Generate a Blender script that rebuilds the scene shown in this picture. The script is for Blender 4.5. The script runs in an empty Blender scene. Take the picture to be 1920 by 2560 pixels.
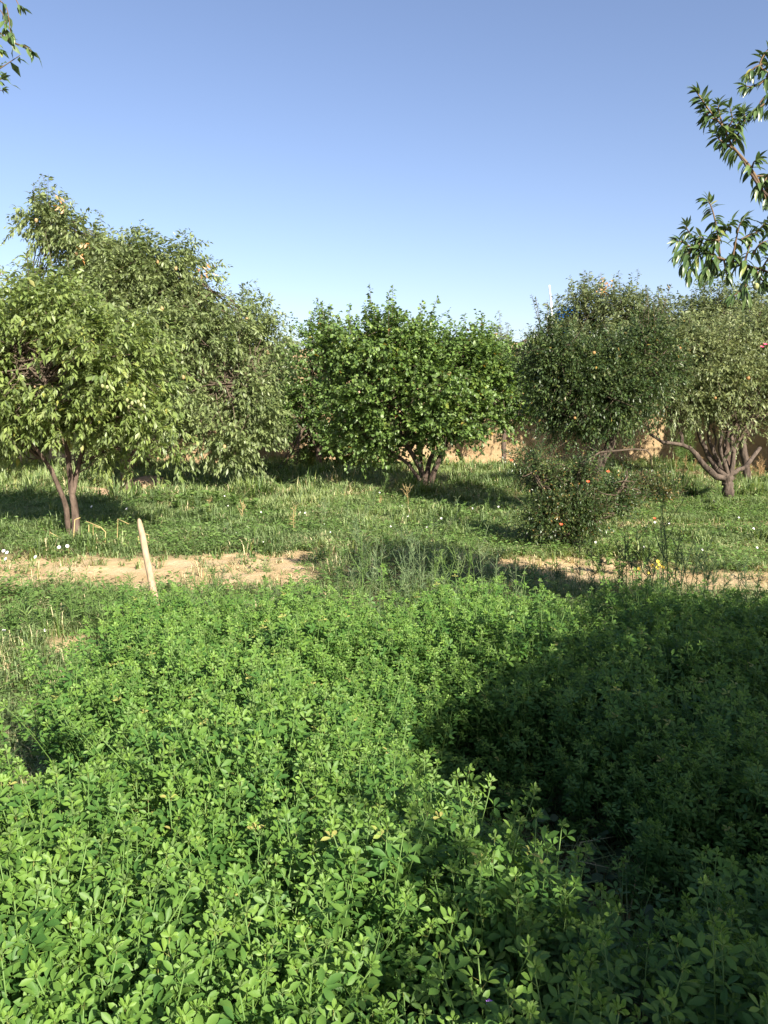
import bpy, math, random
import numpy as np
from mathutils import Vector, Matrix

R = math.radians
rng = np.random.default_rng(7)
random.seed(7)
scene = bpy.context.scene

# ------------------------------------------------------------------ camera, sky, sun, exposure
F_PX = 2050.0                      # focal length in pixels of the 1920 x 2560 photograph
PITCH = math.atan(276 / F_PX)      # camera looks this far below the horizon
CAM_H = 1.6
cam_data = bpy.data.cameras.new("camera")
cam_data.sensor_fit = 'VERTICAL'
cam_data.sensor_height = 36.0
cam_data.lens = 36.0 * F_PX / 2560.0
cam_data.clip_start = 0.05
cam_data.clip_end = 2000.0
cam = bpy.data.objects.new("camera", cam_data)
cam.location = (0, 0, CAM_H)
cam.rotation_euler = (math.pi / 2 - PITCH, 0, 0)
scene.collection.objects.link(cam)
scene.camera = cam

SUN_EL, SUN_AZ = R(32), R(149)     # azimuth clockwise from +Y: the sun stands behind the camera, to the right
sun_vec = Vector((math.sin(SUN_AZ) * math.cos(SUN_EL), math.cos(SUN_AZ) * math.cos(SUN_EL), math.sin(SUN_EL)))
world = bpy.data.worlds.new("World")
scene.world = world
world.use_nodes = True
wn = world.node_tree
wn.nodes.clear()
sky = wn.nodes.new("ShaderNodeTexSky")
sky.sky_type = 'NISHITA'
sky.sun_disc = False
sky.sun_elevation = SUN_EL
sky.sun_rotation = SUN_AZ
sky.altitude = 900
sky.air_density = 1.0
sky.dust_density = 2.2
sky.ozone_density = 2.2
bg = wn.nodes.new("ShaderNodeBackground")
bg.inputs[1].default_value = 0.076
wo = wn.nodes.new("ShaderNodeOutputWorld")
tint = wn.nodes.new("ShaderNodeMix"); tint.data_type = 'RGBA'; tint.blend_type = 'MULTIPLY'
tint.inputs[0].default_value = 1.0; tint.inputs[7].default_value = (1.02, 0.918, 0.94, 1)      # the camera's white balance of the sky
wn.links.new(sky.outputs[0], tint.inputs[6]); wn.links.new(tint.outputs[2], bg.inputs[0])
wn.links.new(bg.outputs[0], wo.inputs[0])

sun_data = bpy.data.lights.new("sun", 'SUN')
sun_data.energy = 5.0
sun_data.angle = R(0.53)
sun_data.color = (1.0, 0.92, 0.79)
sun = bpy.data.objects.new("sun", sun_data)
sun.rotation_euler = (-sun_vec).to_track_quat('-Z', 'Y').to_euler()
sun.location = (6, -8, 12)
scene.collection.objects.link(sun)

scene.view_settings.view_transform = 'Standard'
scene.view_settings.look = 'None'
scene.view_settings.gamma = 1.0
scene.view_settings.use_curve_mapping = False
scene.view_settings.exposure = 1.45
scene.cycles.max_bounces = 6
scene.cycles.diffuse_bounces = 3
scene.cycles.glossy_bounces = 2
scene.cycles.transmission_bounces = 4

# ------------------------------------------------------------------ where things stand
def at(px, py, depth):
    """World point seen at photograph pixel (px, py), `depth` metres in front (along +Y)."""
    u = (px - 960) / F_PX
    v = (1280 - py) / F_PX
    d = Vector((u, math.cos(PITCH) + v * math.sin(PITCH), -math.sin(PITCH) + v * math.cos(PITCH)))
    k = depth / d.y
    return np.array((d.x * k, depth, CAM_H + d.z * k))

def on_ground(px, py):
    u = (px - 960) / F_PX
    v = (1280 - py) / F_PX
    d = Vector((u, math.cos(PITCH) + v * math.sin(PITCH), -math.sin(PITCH) + v * math.cos(PITCH)))
    k = -CAM_H / d.z
    x, y = d.x * k, d.y * k
    return np.array((x, y, float(height(np.array([x]), np.array([y]))[0])))

# ------------------------------------------------------------------ noise in numpy
def _hash(ix, iy, s):
    h = (ix.astype(np.int64) * 374761393 + iy.astype(np.int64) * 668265263 + s * 974634777) & 0xffffffff
    h = ((h ^ (h >> 13)) * 1274126177) & 0xffffffff
    return ((h ^ (h >> 16)) & 0xffff) / 65535.0

def vnoise(x, y, s=0):
    ix, iy = np.floor(x), np.floor(y)
    fx, fy = x - ix, y - iy
    fx, fy = fx * fx * (3 - 2 * fx), fy * fy * (3 - 2 * fy)
    a, b = _hash(ix, iy, s), _hash(ix + 1, iy, s)
    c, d = _hash(ix, iy + 1, s), _hash(ix + 1, iy + 1, s)
    return (a * (1 - fx) + b * fx) * (1 - fy) + (c * (1 - fx) + d * fx) * fy

def fbm(x, y, s=0, o=4):
    t, amp, n = 0, 0.5, 0
    for k in range(o):
        t = t + amp * vnoise(x * 2 ** k, y * 2 ** k, s + k)
        n += amp
        amp *= 0.5
    return t / n

def path_mask(x, y):
    """1 on the bare earth, 0 on the green ground."""
    x = np.asarray(x, float); y = np.asarray(y, float)
    wob = (fbm(x * 0.9, y * 0.9, 11) - 0.5) * 1.3
    c = 7.70 + 0.03 * x + wob * 0.55
    w = np.where(x < -0.6, 0.98, 0.72) + 0.35 * (fbm(x * 0.5 + 9, y * 0.5, 5) - 0.5) - np.where(x > 0.8, 0.9, 0.25) * np.clip(fbm(x * 1.4, y * 1.4, 15) - 0.48, 0, 1) * 3
    m = np.clip((w - np.abs(y - c)) / 0.22, 0, 1)
    m *= np.clip(1.25 - 1.6 * np.exp(-((x - 0.2) / 0.75) ** 2), 0, 1)
    def spot(cx, cy, rx, ry, s):
        q = np.sqrt(((x - cx) / rx) ** 2 + ((y - cy) / ry) ** 2) + (fbm(x * 3, y * 3, s) - 0.5) * 0.9
        return np.clip((1 - q) / 0.25, 0, 1)
    m = np.maximum(m, spot(-2.0, 5.2, 0.34, 0.2, 3))
    m = np.maximum(m, spot(-2.3, 4.75, 0.16, 0.2, 4))
    m = np.maximum(m, spot(-4.6, 15.2, 1.3, 0.9, 8) * 0.9)
    m = np.maximum(m, spot(4.0, 10.6, 1.6, 0.25, 9))
    m = np.maximum(m, spot(3.2, 7.35, 0.95, 0.42, 12))
    m = np.maximum(m, spot(-0.6, 13.3, 0.5, 0.3, 2) * 0.6)
    m = np.maximum(m, spot(7.0, 17.5, 2.4, 1.6, 6) * 0.8)
    return m

def height(x, y):
    x = np.asarray(x, float); y = np.asarray(y, float)
    far = np.clip((60 - np.hypot(x, y)) / 30, 0, 1)
    h = (fbm(x * 0.35, y * 0.35, 21) - 0.5) * 0.16 + (fbm(x * 1.7, y * 1.7, 31) - 0.5) * 0.07
    near = np.clip((y - 4) / 2, 0, 1)
    m = path_mask(x, y)
    h = h * (0.25 + 0.75 * near) * far - 0.05 * m
    h += 0.05 * np.exp(-((x + 2.1) / 0.5) ** 2 - ((y - 5.45) / 0.16) ** 2)
    return h

# ------------------------------------------------------------------ mesh builder
class Buf:
    def __init__(self):
        self.v, self.q, self.t, self.a, self.n = [], [], [], [], 0
        self.mt, self.mq = [], []
    def add(self, verts, tris=None, quads=None, a=0.5, mat=0):
        verts = np.asarray(verts, float).reshape(-1, 3)
        k = len(verts)
        self.v.append(verts)
        self.a.append(np.broadcast_to(np.asarray(a, float), (k,)).copy())
        if tris is not None and len(tris):
            t = np.asarray(tris, np.int64).reshape(-1, 3); self.t.append(t + self.n)
            self.mt.append(np.full(len(t), mat))
        if quads is not None and len(quads):
            t = np.asarray(quads, np.int64).reshape(-1, 4); self.q.append(t + self.n)
            self.mq.append(np.full(len(t), mat))
        self.n += k
    def inst(self, tpl, M, P, a, mat=0):
        """Many copies of a template at matrices M (K,3,3) and points P (K,3); a is one value per copy."""
        K = len(P)
        if K == 0: return
        v = np.einsum('kij,tj->kti', M, tpl['v']) + P[:, None, :]
        T = len(tpl['v'])
        off = (np.arange(K) * T)[:, None, None]
        tr = (tpl['t'][None] + off).reshape(-1, 3) if len(tpl['t']) else None
        qd = (tpl['q'][None] + off).reshape(-1, 4) if len(tpl['q']) else None
        av = np.repeat(np.asarray(a, float), T)
        if 'a' in tpl:
            av = np.clip(av + np.tile(tpl['a'], K), 0, 1)
        self.add(v.reshape(-1, 3), tr, qd, av, mat)
    def tube(self, pts, rad, sides=6, a=0.5, cap=True, rough=0.0, mat=0):
        pts = np.asarray(pts, float); n = len(pts)
        rad = np.broadcast_to(np.asarray(rad, float), (n,))
        tan = np.gradient(pts, axis=0)
        tan /= np.linalg.norm(tan, axis=1)[:, None] + 1e-9
        ref = np.array((0.31, 0.95, 0.05))
        if abs(tan[0] @ ref) > 0.9: ref = np.array((1.0, 0.1, 0))
        ang = np.arange(sides) / sides * 2 * math.pi
        rings = []
        for i in range(n):
            x = np.cross(tan[i], ref); x /= np.linalg.norm(x) + 1e-9
            y = np.cross(tan[i], x)
            r = rad[i] * (1 + rough * (rng.random(sides) - 0.5))
            rings.append(pts[i] + r[:, None] * (np.cos(ang)[:, None] * x + np.sin(ang)[:, None] * y))
        v = np.concatenate(rings)
        i = np.arange(n - 1)[:, None] * sides
        j = np.arange(sides)[None]
        jn = (j + 1) % sides
        q = np.stack([i + j, i + jn, i + sides + jn, i + sides + j], -1).reshape(-1, 4)
        t = None
        if cap:
            v = np.vstack([v, pts[-1]])
            e = (n - 1) * sides
            t = np.stack([e + np.arange(sides), e + (np.arange(sides) + 1) % sides, np.full(sides, len(v) - 1)], -1)
        self.add(v, t, q, a, mat)
    def mesh(self, name, mats, smooth=True):
        me = bpy.data.meshes.new(name)
        v = np.concatenate(self.v) if self.v else np.zeros((0, 3))
        t = np.concatenate(self.t) if self.t else np.zeros((0, 3), np.int64)
        q = np.concatenate(self.q) if self.q else np.zeros((0, 4), np.int64)
        me.vertices.add(len(v)); me.vertices.foreach_set("co", v.astype(np.float32).ravel())
        me.loops.add(t.size + q.size)
        me.loops.foreach_set("vertex_index", np.concatenate([t.ravel(), q.ravel()]).astype(np.int32))
        me.polygons.add(len(t) + len(q))
        st = np.concatenate([np.arange(len(t)) * 3, t.size + np.arange(len(q)) * 4])
        me.polygons.foreach_set("loop_start", st.astype(np.int32))
        if smooth: me.polygons.foreach_set("use_smooth", np.ones(len(st), bool))
        mats = mats if isinstance(mats, (list, tuple)) else [mats]
        for m in mats: me.materials.append(m)
        if len(mats) > 1:
            mi = np.concatenate((self.mt or [np.zeros(0)]) + (self.mq or [np.zeros(0)]))
            me.polygons.foreach_set("material_index", mi.astype(np.int32))
        at_ = me.attributes.new("v", 'FLOAT', 'POINT')
        at_.data.foreach_set("value", np.concatenate(self.a).astype(np.float32))
        me.update(calc_edges=True)
        return me

def link(name, data, parent=None, loc=None, mat=None):
    o = bpy.data.objects.new(name, data)
    scene.collection.objects.link(o)
    if parent is not None: o.parent = parent
    if mat is not None: o.matrix_local = mat
    elif loc is not None: o.location = loc
    return o

def tag(o, label=None, cat=None, group=None, kind=None):
    if label: o['label'] = label
    if cat: o['category'] = cat
    if group: o['group'] = group
    if kind: o['kind'] = kind
    return o

def thing(name, label, cat, loc, group=None):
    o = bpy.data.objects.new(name, None)
    o.empty_display_size = 0.1
    scene.collection.objects.link(o)
    o.location = tuple(loc)
    return tag(o, label, cat, group)

def part(name, buf, mats, parent, origin=(0, 0, 0), kind=None, label=None, smooth=True):
    """buf holds world coordinates; origin is the parent's world point."""
    o = link(name, buf.mesh(name, mats, smooth), parent, tuple(-np.asarray(origin, float)))
    return tag(o, label=label, kind=kind)

# ------------------------------------------------------------------ materials
def ramp(nt, cols):
    r = nt.nodes.new("ShaderNodeValToRGB")
    el = r.color_ramp.elements
    while len(el) < len(cols): el.new(0.5)
    for e, (p, c) in zip(el, cols):
        e.position = p; e.color = (*c, 1)
    return r

def leaf_mat(name, cols, trans=0.35, rough=0.45, spec=0.35, back=1.15):
    """Leaf: colour by the leaf's own value, a paler underside, light passing through, a waxy gloss."""
    m = bpy.data.materials.new(name); m.use_nodes = True
    nt = m.node_tree; nt.nodes.clear(); N = nt.nodes.new; L = nt.links.new
    at_ = N("ShaderNodeAttribute"); at_.attribute_name = "v"
    tc = N("ShaderNodeNewGeometry")
    no = N("ShaderNodeTexNoise"); no.inputs['Scale'].default_value = 35; no.inputs['Detail'].default_value = 2
    L(tc.outputs['Position'], no.inputs['Vector'])
    ma = N("ShaderNodeMath"); ma.operation = 'MULTIPLY_ADD'; ma.inputs[1].default_value = 0.22; 
    L(no.outputs['Fac'], ma.inputs[0])
    oi = N("ShaderNodeObjectInfo"); om = N("ShaderNodeMath"); om.operation = 'MULTIPLY_ADD'; om.inputs[1].default_value = -0.16; om.inputs[2].default_value = 0.19
    L(oi.outputs['Random'], om.inputs[0])
    sb = N("ShaderNodeMath"); sb.operation = 'SUBTRACT'; L(om.outputs[0], sb.inputs[1])
    L(at_.outputs['Fac'], sb.inputs[0]); L(sb.outputs[0], ma.inputs[2])
    rp = ramp(nt, cols); L(ma.outputs[0], rp.inputs[0])
    hs = N("ShaderNodeHueSaturation"); hs.inputs['Saturation'].default_value = 0.8; hs.inputs['Value'].default_value = back
    L(rp.outputs[0], hs.inputs['Color'])
    mx = N("ShaderNodeMix"); mx.data_type = 'RGBA'
    L(tc.outputs['Backfacing'], mx.inputs[0]); L(rp.outputs[0], mx.inputs[6]); L(hs.outputs[0], mx.inputs[7])
    p = N("ShaderNodeBsdfPrincipled")
    p.inputs['Roughness'].default_value = rough
    p.inputs['Specular IOR Level'].default_value = spec
    L(mx.outputs[2], p.inputs['Base Color'])
    tr = N("ShaderNodeBsdfTranslucent")
    h2 = N("ShaderNodeHueSaturation"); h2.inputs['Hue'].default_value = 0.485; h2.inputs['Saturation'].default_value = 1.15; h2.inputs['Value'].default_value = 1.5
    L(rp.outputs[0], h2.inputs['Color']); L(h2.outputs[0], tr.inputs['Color'])
    ms = N("ShaderNodeMixShader"); ms.inputs[0].default_value = trans
    L(p.outputs[0], ms.inputs[1]); L(tr.outputs[0], ms.inputs[2])
    o = N("ShaderNodeOutputMaterial"); L(ms.outputs[0], o.inputs['Surface'])
    return m

def plain_mat(name, c1, c2, scale=8, rough=0.85, bump=0.4, dist=0.01, detail=6, spec=0.2, stretch=None):
    m = bpy.data.materials.new(name); m.use_nodes = True
    nt = m.node_tree; N = nt.nodes.new; L = nt.links.new
    p = nt.nodes["Principled BSDF"]
    tc = N("ShaderNodeTexCoord"); mp = N("ShaderNodeMapping")
    if stretch: mp.inputs['Scale'].default_value = stretch
    L(tc.outputs['Object'], mp.inputs[0])
    no = N("ShaderNodeTexNoise"); no.inputs['Scale'].default_value = scale; no.inputs['Detail'].default_value = detail
    no.inputs['Roughness'].default_value = 0.65
    L(mp.outputs[0], no.inputs['Vector'])
    rp = ramp(nt, [(0.3, c1), (0.72, c2)]); L(no.outputs['Fac'], rp.inputs[0])
    L(rp.outputs[0], p.inputs['Base Color'])
    p.inputs['Roughness'].default_value = rough
    p.inputs['Specular IOR Level'].default_value = spec
    b = N("ShaderNodeBump"); b.inputs['Strength'].default_value = bump; b.inputs['Distance'].default_value = dist
    L(no.outputs['Fac'], b.inputs['Height']); L(b.outputs[0], p.inputs['Normal'])
    return m

M = {}
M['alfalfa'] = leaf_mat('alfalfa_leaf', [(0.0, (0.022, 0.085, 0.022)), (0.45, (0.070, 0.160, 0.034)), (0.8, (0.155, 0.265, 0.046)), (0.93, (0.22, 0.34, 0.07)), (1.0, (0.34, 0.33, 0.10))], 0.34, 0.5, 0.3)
M['alfalfa_stem'] = leaf_mat('alfalfa_stem', [(0.0, (0.07, 0.15, 0.03)), (1.0, (0.15, 0.24, 0.06))], 0.1, 0.6)
M['almond'] = leaf_mat('almond_leaf', [(0.0, (0.10, 0.145, 0.050)), (0.5, (0.195, 0.245, 0.095)), (0.92, (0.25, 0.305, 0.12)), (1.0, (0.30, 0.22, 0.06))], 0.30, 0.42, 0.45)
M['almond_front'] = leaf_mat('almond_front_leaf', [(0.0, (0.090, 0.14, 0.036)), (0.5, (0.180, 0.245, 0.070)), (0.92, (0.25, 0.315, 0.095)), (1.0, (0.30, 0.30, 0.07))], 0.33, 0.42, 0.45)
M['apricot'] = leaf_mat('apricot_leaf', [(0.0, (0.060, 0.115, 0.028)), (0.5, (0.125, 0.205, 0.050)), (0.9, (0.19, 0.27, 0.065)), (0.97, (0.24, 0.26, 0.05)), (1.0, (0.32, 0.14, 0.05))], 0.30, 0.42, 0.45)
M['dark_leaf'] = leaf_mat('dark_tree_leaf', [(0.0, (0.026, 0.052, 0.017)), (0.5, (0.055, 0.092, 0.027)), (0.93, (0.12, 0.155, 0.045)), (1.0, (0.30, 0.20, 0.05))], 0.22, 0.4, 0.4)
M['pale_leaf'] = leaf_mat('pale_tree_leaf', [(0.0, (0.085, 0.12, 0.05)), (0.5, (0.16, 0.20, 0.082)), (1.0, (0.24, 0.27, 0.11))], 0.3, 0.45, 0.4)
M['peach_leaf'] = leaf_mat('near_branch_leaf', [(0.0, (0.045, 0.09, 0.032)), (0.5, (0.09, 0.15, 0.050)), (0.9, (0.16, 0.22, 0.07)), (1.0, (0.36, 0.33, 0.07))], 0.22, 0.36, 0.5)
M['shrub_leaf'] = leaf_mat('pomegranate_leaf', [(0.0, (0.025, 0.055, 0.018)), (0.5, (0.055, 0.095, 0.028)), (0.9, (0.12, 0.15, 0.04)), (1.0, (0.32, 0.20, 0.06))], 0.22, 0.35, 0.5)
M['grass'] = leaf_mat('grass_blade', [(0.0, (0.07, 0.13, 0.03)), (0.5, (0.145, 0.225, 0.055)), (0.82, (0.24, 0.31, 0.09)), (1.0, (0.50, 0.42, 0.20))], 0.32, 0.55, 0.25)
M['weed'] = leaf_mat('weed_leaf', [(0.0, (0.06, 0.12, 0.03)), (0.5, (0.115, 0.20, 0.05)), (1.0, (0.22, 0.29, 0.09))], 0.3, 0.5, 0.3)
M['grey_weed'] = leaf_mat('grey_weed_leaf', [(0.0, (0.07, 0.12, 0.06)), (0.6, (0.13, 0.19, 0.085)), (1.0, (0.26, 0.28, 0.14))], 0.25, 0.6, 0.2)
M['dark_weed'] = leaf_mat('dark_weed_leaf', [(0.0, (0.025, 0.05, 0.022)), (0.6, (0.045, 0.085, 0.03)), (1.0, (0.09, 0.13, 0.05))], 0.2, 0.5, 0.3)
M['straw'] = leaf_mat('dry_straw', [(0.0, (0.30, 0.20, 0.09)), (1.0, (0.55, 0.44, 0.20))], 0.15, 0.7, 0.2)
M['russet'] = leaf_mat('russet_dry_leaf', [(0.0, (0.22, 0.14, 0.065)), (1.0, (0.42, 0.29, 0.14))], 0.2, 0.7, 0.2)
M['orange_leaf'] = leaf_mat('orange_dead_leaf', [(0.0, (0.45, 0.20, 0.06)), (1.0, (0.65, 0.36, 0.13))], 0.25, 0.6, 0.3)
M['bark'] = plain_mat('orchard_bark', (0.040, 0.028, 0.021), (0.17, 0.125, 0.095), 14, 0.9, 0.9, 0.03, stretch=(1, 1, 0.35))
M['bark_pale'] = plain_mat('pale_bark', (0.032, 0.025, 0.020), (0.145, 0.112, 0.088), 11, 0.9, 1.0, 0.04, stretch=(1, 1, 0.4))
M['twig'] = plain_mat('twig_bark', (0.055, 0.042, 0.030), (0.13, 0.10, 0.07), 20, 0.8, 0.3, 0.004)
M['red_twig'] = plain_mat('reddish_twig', (0.10, 0.055, 0.035), (0.17, 0.12, 0.06), 20, 0.6, 0.2, 0.003)
M['stake'] = plain_mat('stake_wood', (0.24, 0.17, 0.11), (0.46, 0.35, 0.23), 7, 0.85, 0.8, 0.006, stretch=(7, 7, 0.6))
M['soil'] = plain_mat('dry_soil', (0.22, 0.15, 0.09), (0.46, 0.33, 0.21), 9, 0.95, 0.9, 0.03)
M['white_petal'] = plain_mat('white_petal', (0.72, 0.70, 0.70), (0.82, 0.80, 0.80), 8, 0.6, 0.0)
M['red_petal'] = plain_mat('red_petal', (0.62, 0.07, 0.03), (0.75, 0.14, 0.06), 8, 0.5, 0.0)
M['pink_petal'] = plain_mat('pink_petal', (0.62, 0.06, 0.13), (0.75, 0.14, 0.22), 8, 0.5, 0.0)
M['yellow_petal'] = plain_mat('yellow_petal', (0.55, 0.36, 0.04), (0.62, 0.45, 0.08), 8, 0.5, 0.0)
M['purple_petal'] = plain_mat('purple_petal', (0.28, 0.12, 0.50), (0.40, 0.22, 0.62), 8, 0.5, 0.0)
M['fruit'] = plain_mat('ripe_fruit', (0.26, 0.11, 0.045), (0.30, 0.20, 0.07), 5, 0.45, 0.0)
M['almond_hull'] = plain_mat('almond_hull', (0.22, 0.25, 0.10), (0.33, 0.34, 0.16), 12, 0.7, 0.1)
M['dry_hull'] = plain_mat('split_almond_hull', (0.33, 0.22, 0.10), (0.44, 0.31, 0.16), 12, 0.7, 0.1)
M['white_metal'] = plain_mat('white_painted_metal', (0.70, 0.72, 0.74), (0.80, 0.81, 0.82), 3, 0.4, 0.03)
M['rope'] = plain_mat('white_rope', (0.62, 0.62, 0.60), (0.74, 0.74, 0.72), 30, 0.8, 0.1)
M['blue_plastic'] = plain_mat('blue_plastic', (0.020, 0.12, 0.42), (0.03, 0.17, 0.52), 2, 0.45, 0.05)

def ground_material():
    m = bpy.data.materials.new('field_ground'); m.use_nodes = True
    nt = m.node_tree; N = nt.nodes.new; L = nt.links.new
    p = nt.nodes["Principled BSDF"]; p.inputs['Roughness'].default_value = 0.95; p.inputs['Specular IOR Level'].default_value = 0.1
    g = N("ShaderNodeNewGeometry")
    n1 = N("ShaderNodeTexNoise"); n1.inputs['Scale'].default_value = 2.2; n1.inputs['Detail'].default_value = 9; n1.inputs['Roughness'].default_value = 0.7
    n2 = N("ShaderNodeTexNoise"); n2.inputs['Scale'].default_value = 24; n2.inputs['Detail'].default_value = 8; n2.inputs['Roughness'].default_value = 0.75
    L(g.outputs['Position'], n1.inputs['Vector']); L(g.outputs['Position'], n2.inputs['Vector'])
    earth = ramp(nt, [(0.3, (0.085, 0.075, 0.035)), (0.7, (0.19, 0.16, 0.085))]); L(n2.outputs['Fac'], earth.inputs[0])
    bare = ramp(nt, [(0.25, (0.40, 0.28, 0.14)), (0.5, (0.52, 0.39, 0.22)), (0.75, (0.60, 0.48, 0.32))]); L(n1.outputs['Fac'], bare.inputs[0])
    bm = N("ShaderNodeMix"); bm.data_type = 'RGBA'; bm.blend_type = 'MULTIPLY'; bm.inputs[0].default_value = 0.5
    sc = ramp(nt, [(0.3, (0.55, 0.52, 0.5)), (0.6, (1, 1, 1))]); L(n2.outputs['Fac'], sc.inputs[0])
    L(bare.outputs[0], bm.inputs[6]); L(sc.outputs[0], bm.inputs[7])
    a = N("ShaderNodeAttribute"); a.attribute_name = "v"
    mx = N("ShaderNodeMix"); mx.data_type = 'RGBA'
    L(a.outputs['Fac'], mx.inputs[0]); L(earth.outputs[0], mx.inputs[6]); L(bm.outputs[2], mx.inputs[7])
    L(mx.outputs[2], p.inputs['Base Color'])
    b = N("ShaderNodeBump"); b.inputs['Strength'].default_value = 0.9; b.inputs['Distance'].default_value = 0.03
    L(n2.outputs['Fac'], b.inputs['Height']); L(b.outputs[0], p.inputs['Normal'])
    return m
M['ground'] = ground_material()

def wall_material(name, c1, c2, c3):
    m = bpy.data.materials.new(name); m.use_nodes = True
    nt = m.node_tree; N = nt.nodes.new; L = nt.links.new
    p = nt.nodes["Principled BSDF"]; p.inputs['Roughness'].default_value = 0.95; p.inputs['Specular IOR Level'].default_value = 0.1
    g = N("ShaderNodeNewGeometry")
    n1 = N("ShaderNodeTexNoise"); n1.inputs['Scale'].default_value = 0.8; n1.inputs['Detail'].default_value = 8; n1.inputs['Roughness'].default_value = 0.62
    n2 = N("ShaderNodeTexNoise"); n2.inputs['Scale'].default_value = 14; n2.inputs['Detail'].default_value = 9; n2.inputs['Roughness'].default_value = 0.75
    L(g.outputs['Position'], n1.inputs['Vector']); L(g.outputs['Position'], n2.inputs['Vector'])
    r1 = ramp(nt, [(0.28, c1), (0.5, c2), (0.72, c3)]); L(n1.outputs['Fac'], r1.inputs[0])
    r2 = ramp(nt, [(0.3, (0.72, 0.68, 0.64)), (0.62, (1, 1, 1))]); L(n2.outputs['Fac'], r2.inputs[0])
    mx = N("ShaderNodeMix"); mx.data_type = 'RGBA'; mx.blend_type = 'MULTIPLY'; mx.inputs[0].default_value = 0.8
    L(r1.outputs[0], mx.inputs[6]); L(r2.outputs[0], mx.inputs[7]); L(mx.outputs[2], p.inputs['Base Color'])
    b = N("ShaderNodeBump"); b.inputs['Strength'].default_value = 0.8; b.inputs['Distance'].default_value = 0.04
    L(n2.outputs['Fac'], b.inputs['Height']); L(b.outputs[0], p.inputs['Normal'])
    return m
M['mud_wall'] = wall_material('mud_plaster_wall', (0.29, 0.20, 0.11), (0.39, 0.285, 0.165), (0.46, 0.35, 0.215))
M['mud_house'] = wall_material('mud_brick_house', (0.24, 0.16, 0.11), (0.31, 0.21, 0.145), (0.36, 0.26, 0.18))

# ------------------------------------------------------------------ ground
def build_ground():
    def axis(core0, core1, step, outer):
        a = list(np.arange(core0, core1 + 1e-6, step))
        s = step; x = core1
        while x < outer:
            s *= 1.35; x += s; a.append(x)
        s = step; x = core0
        while x > -outer:
            s *= 1.35; x -= s; a.insert(0, x)
        return np.array(a)
    xs = axis(-6.5, 7.5, 0.066, 600)
    ys = axis(0.5, 13.0, 0.066, 600)
    X, Y = np.meshgrid(xs, ys)
    Z = height(X, Y)
    m = path_mask(X, Y)
    Z = Z + (fbm(X * 9, Y * 9, 77, 3) - 0.5) * 0.05 * m
    nx, ny = len(xs), len(ys)
    i = np.arange(ny - 1)[:, None] * nx + np.arange(nx - 1)[None]
    q = np.stack([i, i + 1, i + nx + 1, i + nx], -1).reshape(-1, 4)
    b = Buf(); b.add(np.stack([X, Y, Z], -1).reshape(-1, 3), quads=q, a=m.ravel())
    o = link('ground', b.mesh('ground', M['ground']))
    tag(o, 'orchard ground with bare tan earth strips between the green', kind='structure')
build_ground()

# ------------------------------------------------------------------ walls and what stands beyond them
def mud_wall(name, p0, p1, thick, h, label, seed, cracks=(), mat='mud_wall', step=0.07):
    p0 = np.array(p0, float); p1 = np.array(p1, float)
    L_ = np.linalg.norm(p1 - p0); d = (p1 - p0) / L_; nrm = np.array((d[1], -d[0]))   # faces right of the direction
    ns, nz = int(L_ / step), int(h / step)
    s = np.linspace(0, L_, ns); z = np.linspace(0, 1, nz)
    S, Zt = np.meshgrid(s, z)
    top = h + (fbm(s * 0.6, s * 0, seed) - 0.5) * 0.35 + (fbm(s * 4, s * 0, seed + 3) - 0.5) * 0.10
    Zw = -0.15 + Zt * (top[None] + 0.15)
    D = (fbm(S * 0.8, Zw * 0.8, seed) - 0.5) * 0.14 + (fbm(S * 5, Zw * 5, seed + 5) - 0.5) * 0.05
    cz = (Zw / 0.62) % 1.0                                     # horizontal courses of rammed mud
    D -= 0.04 * np.exp(-((cz - 0.5) / 0.05) ** 2) * (fbm(S * 1.5, Zw, 9) > 0.45)
    for (cs, z0, z1, dep) in cracks:
        line = cs + (fbm(Zw * 3, Zw * 0, int(cs * 10) + 3) - 0.5) * 0.35
        D -= dep * np.exp(-((S - line) / 0.05) ** 2) * (Zw > z0) * (Zw < z1)
    D += 0.10 * np.exp(-(Zw / 0.18))                           # washed-down foot
    b = Buf()
    P = p0[None, None] + S[..., None] * d + D[..., None] * nrm
    v = np.concatenate([P, Zw[..., None]], -1).reshape(-1, 3)
    i = np.arange(nz - 1)[:, None] * ns + np.arange(ns - 1)[None]
    q = np.stack([i, i + 1, i + ns + 1, i + ns], -1).reshape(-1, 4)
    b.add(v, quads=q)
    Pb = p0[None] + s[:, None] * d - nrm * thick
    tr = v.reshape(nz, ns, 3)[-1]
    mid = np.concatenate([(tr[:, :2] + Pb) / 2, (top + 0.05)[:, None]], 1)
    bt = np.concatenate([Pb, top[:, None] - 0.03], 1)
    bb = np.concatenate([Pb, np.full((ns, 1), -0.15)], 1)
    rows = np.stack([tr, mid, bt, bb])
    i = np.arange(3)[:, None] * ns + np.arange(ns - 1)[None]
    b.add(rows.reshape(-1, 3), quads=np.stack([i, i + 1, i + ns + 1, i + ns], -1).reshape(-1, 4))
    for e in (0, -1):                                          # closed ends
        f = v.reshape(nz, ns, 3)[:, e]
        k = f.copy(); k[:, :2] = Pb[e]; k[-1, 2] = bt[e, 2]
        i = np.arange(nz - 1)
        b.add(np.concatenate([f, k]), quads=np.stack([i, i + 1, i + nz + 1, i + nz], -1))
    o = link(name, b.mesh(name, M[mat]))
    return tag(o, label, 'wall')

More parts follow.
